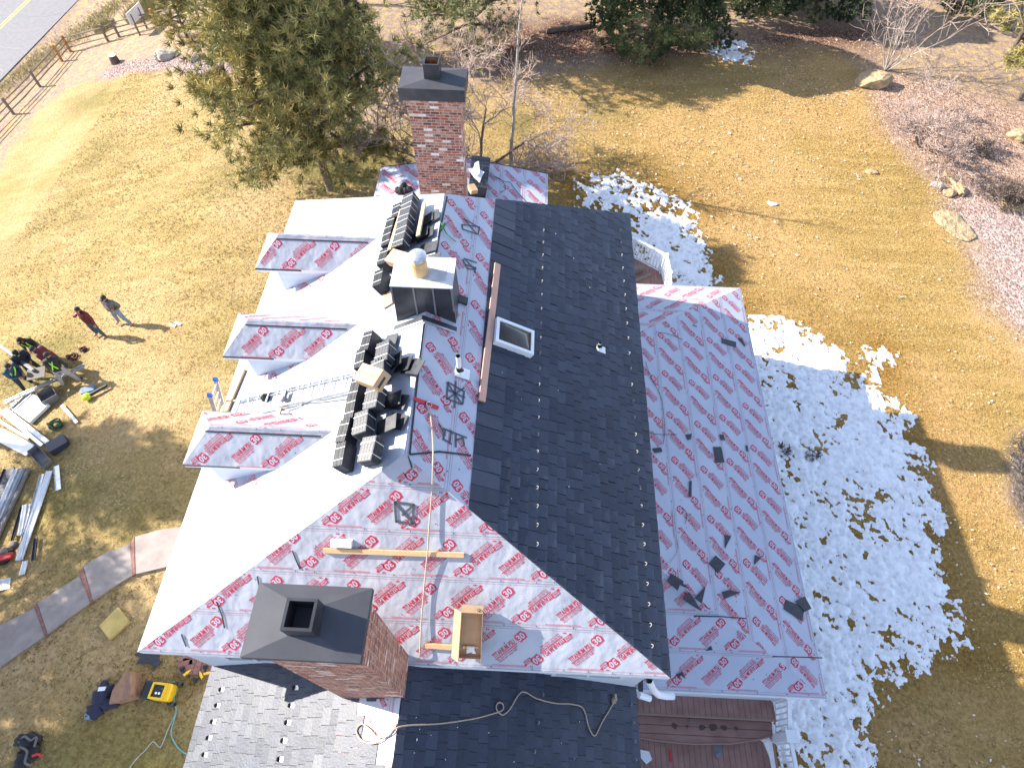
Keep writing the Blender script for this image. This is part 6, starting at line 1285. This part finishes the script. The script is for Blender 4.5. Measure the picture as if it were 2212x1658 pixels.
def coil_thing(c, seed, label, ms, n=5, R=.16, cat='harness', name='harness'):
    p = gp(*c); t = empty(name, p, label, cat); r = random.Random(seed)
    for i in range(n):
        P = [p+Vector((R*.6*r.uniform(-1, 1), R*.6*r.uniform(-1, 1), .05))]; a = r.uniform(0, 6)
        for k in range(9): a += r.uniform(.5, 1.1); P.append(p+Vector((R*r.uniform(.3, 1.25)*cos(a)+.3*R*i*.3, R*r.uniform(.3, .95)*sin(a), .05+.06*r.random()+.02*i)))
        mb = MB(); mb.tube(smooth(P, 4), .024, 5); mb.build('strap', M[ms[i % len(ms)]], t)
    return t
coil_thing((121, 921), 3, 'green and black safety harness lying loose on the lawn', ['green', 'black', 'green'], 5, .26)
coil_thing((158, 774), 4, 'dark red harness coil behind the man in maroon', ['black', 'maroon'], 4, .2); coil_thing((181, 757), 5, 'small dark coil of straps, farthest from the group', ['black', 'maroon'], 3, .15)
bag = gp(56, 1618); bg_ = empty('tool_bag', bag, 'black harness bag with a red strap at the bottom left corner', 'tool bag')
for k_, (x, y, r__, sq) in enumerate(((60, 1600, .3, (1.1, .7, .5)), (48, 1640, .26, (.7, 1.1, .4)), (72, 1624, .2, (.8, 1, .45)))): mb = MB(); mb.add(*blob(gp(x, y, .1), r__, sq, k_*2.3+1)); mb.build('pouch', M['black'], bg_, smooth=True)
for k_, (L, m) in enumerate((([(40, 1602), (52, 1590), (66, 1598), (78, 1592), (74, 1612)], 'greycloth'), ([(70, 1632), (82, 1628), (90, 1634)], 'strapred'), ([(44, 1612), (58, 1622), (54, 1646), (66, 1652)], 'greycloth'))): mb = MB(); mb.tube(smooth([gp(x, y, .24) for x, y in L]), .03, 5); mb.build('strap', M[m], bg_)
for x_, y_, i in ((372, 702, 0), (384, 698, 1)): mb = MB(); p = gp(x_, y_, .06); mb.obox(p, (.13, -.06, 0), (.02, .04, 0), (0, 0, .01)); tag(mb.build('shim_strip', M['white'], loc=p), ('left' if i == 0 else 'right')+' one of two small white strips lying on the lawn beside the standing men', 'strip')
r_ = random.Random(41); mb = MB()
for i in range(11): p = gp(*zc(r_.uniform(200, 470), r_.uniform(1390, 1530)), .06); mb.obox(p, (r_.uniform(.03, .08), r_.uniform(-.03, .03), 0), (0, .03, 0), (0, 0, .008))
tag(mb.build('metal_cuttings', M['alu']), 'small bright metal cuttings on the grass beside the long grey gutter', 'cuttings', kind='stuff')
# foam board, slates on the ground, standing stone with a jacket, planter
board([(218, 1352), (258, 1312), (282, 1344), (240, 1382)], 'square yellow foam board lying on the near lawn', 'foam', .1, 'foam_board', 'board')
for poly, z, lb in (([(290, 1414), (310, 1400), (348, 1412), (332, 1428)], .05, 'dark slate at the bottom of the small heap under the roof corner'), ([(293, 1434), (312, 1412), (340, 1418), (318, 1432)], .075, 'dark slate in the middle of the heap under the roof corner'), ([(318, 1424), (338, 1414), (349, 1430), (334, 1444)], .1, 'dark slate sticking out to the right of the heap under the roof corner')): board(poly, lb, 'slatebox', .015, 'ground_slate', 'slate', z, 'slates on the ground under the roof corner')
P0 = [gp(x, y, 0) for x, y in ((232, 1524), (252, 1494), (276, 1452), (308, 1452), (304, 1508), (262, 1520))]; c = sum(P0, Vector())/6
T0 = [zp(x, y, z) for (x, y), z in zip(((236, 1520), (242, 1488), (270, 1452), (284, 1450), (282, 1500), (262, 1514)), (.25, .5, .75, .75, .6, .3))]; mb = MB(); mb.add(P0+T0, [(0, 1, 2, 3, 4, 5)[::-1], (6, 7, 8, 9, 10, 11)]+[(i, (i+1) % 6, 6+(i+1) % 6, 6+i) for i in range(6)])
o = mb.build('sandstone_block', M['redrock'], loc=c); tag(o, 'big reddish angular sandstone block on the near lawn', 'stone'); bv = o.modifiers.new('Bevel', 'BEVEL'); bv.width = .04; bv.segments = 2
jk = gp(218, 1515); jt = empty('jacket', jk, 'dark blue jacket dropped against the sandstone block', 'jacket')
for k_, (x, y, r__, sq, nm, m) in enumerate(((222, 1502, .33, (.7, 1.1, .35), 'body', 'navy'), (232, 1520, .22, (1.5, .6, .4), 'sleeve', 'navy'), (203, 1535, .22, (1, .9, .35), 'sleeve', 'navy'), (196, 1546, .14, (1.2, .6, .4), 'cuff', 'lightdenim'))): mb = MB(); mb.add(*blob(gp(x, y, .1), r__, sq, k_*1.7)); mb.build(nm, M[m], jt, smooth=True)
mb = MB(); p = gp(220, 1487, .24); mb.obox(p, (.09, .01, 0), (0, .05, 0), (0, 0, .01)); mb.build('label_patch', M['white'], jt)
pc = gp(428, 1448); pn = empty('brick_planter', pc, 'low red brick planter corner against the white wall', 'planter'); mb = MB(); p0, p1, p2 = gp(402, 1424, 0), gp(400, 1456, 0), gp(458, 1462, 0)
def wallseg(a, b, w_, h): d = (b-a).normalized(); s = Vector((-d.y, d.x, 0))*w_; P = [a, b, b+s, a+s]; return [Vector((p.x, p.y, -.05)) for p in P], h
for a, b in ((p0, p1), (p1, p2)):
    L = (b-a).length; n = max(3, int(L/.16)); d = (b-a)/n; s = Vector((-d.y, d.x, 0)).normalized()*.34; mb = MB(); P = [a, b, b+s, a+s]; mb.prism([Vector((p.x, p.y, -.05)) for p in P], (0, 0, .40)); 
    for i in range(n):
        e_ = d*.04; mb.prism([Vector((q.x, q.y, .352)) for q in (a+d*i+e_-s*.05, a+d*(i+1)-e_-s*.05, a+d*(i+1)-e_+s*1.02, a+d*i+e_+s*1.02)], (0, 0, .055+.004*(i % 3)))
    mb.build('brick_wall', M['brickband'], pn)
def driver(x, y, yaw, label):
    p = gp(x, y, .46); t = empty('cordless_drill', p, label, 'drill'); d = Vector((cos(yaw), sin(yaw), 0)); s = Vector((-d.y, d.x, 0)); mb = MB(); mb.lathe(p-d*.1, [(0, 0), (.035, .01), (.038, .12), (.02, .16), (.012, .2), (0, .2)], 10, 0, d); mb.build('body', M['yellow'], t); mb = MB(); mb.bar(p-d*.04, p-d*.05+s*.15, .04, .05); mb.obox(p-d*.05+s*.17, d*.055, s*.035, Vector((0, 0, .035))); mb.build('handle', M['blackplastic'], t)
driver(404, 1452, .8, 'yellow cordless drill on the corner of the brick planter'); driver(434, 1457, 2.2, 'yellow cordless drill in the middle of the brick planter'); driver(448, 1453, .3, 'yellow cordless drill at the wall end of the brick planter')
# compressor
cp_ = gp(357, 1496); cm = empty('air_compressor', cp_, 'yellow and black portable air compressor on the near lawn', 'air compressor'); ax = (gp(388, 1500)-gp(326, 1492)); ax.z = 0; ax.normalize(); sd = Vector((-ax.y, ax.x, 0)); Z = Vector((0, 0, 1))
mb = MB(); mb.add(*blob((0, 0, 0), 1, (1, 1, 1), 0, 2)); 
mb = MB(); mb.obox(cp_+ax*.08+Z*.28, ax*.27, sd*.21, Z*.16); o = mb.build('housing', M['yellow'], cm); bv = o.modifiers.new('Bevel', 'BEVEL'); bv.width = .06; bv.segments = 3
mb = MB(); mb.obox(cp_-ax*.30+Z*.27, ax*.13, sd*.22, Z*.16); o = mb.build('end_cover', M['blackplastic'], cm); bv = o.modifiers.new('Bevel', 'BEVEL'); bv.width = .05; bv.segments = 3
mb = MB(); c = cp_+ax*.02+Z*.455
for a, b, w1_, w2_ in ((0, .17, .19, .025), (0, -.17, .19, .025), (.17, 0, .025, .145), (-.17, 0, .025, .145)): mb.obox(c+ax*a+sd*b, ax*w1_, sd*w2_, Z*.03)
mb.build('handle_frame', M['yellow'], cm); mb = MB(); mb.obox(c-Z*.012, ax*.145, sd*.145, Z*.01); pn_ = mb.build('control_panel', M['blackplastic'], cm)
for q in (-.03, .05): mb = MB(); mb.lathe(c+sd*-.05+ax*q, [(0, .004), (.03, .004), (.03, -.002)], 12, 0, Z); mb.build('gauge', M['white'], pn_)
for a in (-1, 1):
    for q in (.33,): mb = MB(); mb.lathe(cp_+ax*q+sd*a*.24-sd*a*.05+Z*.11, [(0, 0), (.11, 0), (.11, .09), (0, .09)], 16, 0, sd*a); mb.build('wheel', M['blackplastic'], cm)
    mb = MB(); mb.obox(cp_-ax*.3+sd*a*.18+Z*.05, ax*.04, sd*.03, Z*.06); mb.build('foot', M['blackplastic'], cm)
def hose(L, r__, label, m, h=.05, first_h=None):
    P = [gp(x, y, h) for x, y in L]
    if first_h: P[0].z += first_h
    mb = MB(); mb.tube(smooth(P), r__, 6); tag(mb.build('air_hose', M[m], loc=P[0]), label, 'hose', 'air hoses'); return P
q7 = lambda L: [(.3336*x, 1106+.3334*y) for x, y in L]
hose(q7([(1095, 1155), (1100, 1105), (1135, 1100), (1150, 1140), (1128, 1200), (1140, 1290), (1108, 1420), (1130, 1490), (1170, 1540), (1230, 1570), (1330, 1548)]), .014, 'teal air hose looping from the compressor to the lit wing roof', 'hose', .06, .4)
hose(q7([(1122, 1220), (1138, 1290), (1090, 1400), (1050, 1500), (1030, 1520), (990, 1485), (940, 1540), (880, 1600), (820, 1680)]), .013, 'pale grey air hose running from the compressor to the bottom edge', 'greyhose')
hose(q7([(1262, 1482), (1240, 1490), (1228, 1530), (1240, 1570), (1225, 1640)]), .014, 'short teal hose loop at the edge of the lit wing roof', 'hose')
hose(q7([(1250, 1085), (1255, 1130), (1240, 1180), (1215, 1210)]), .008, 'thin dark red cord on the grass beside the brick planter', 'maroon')
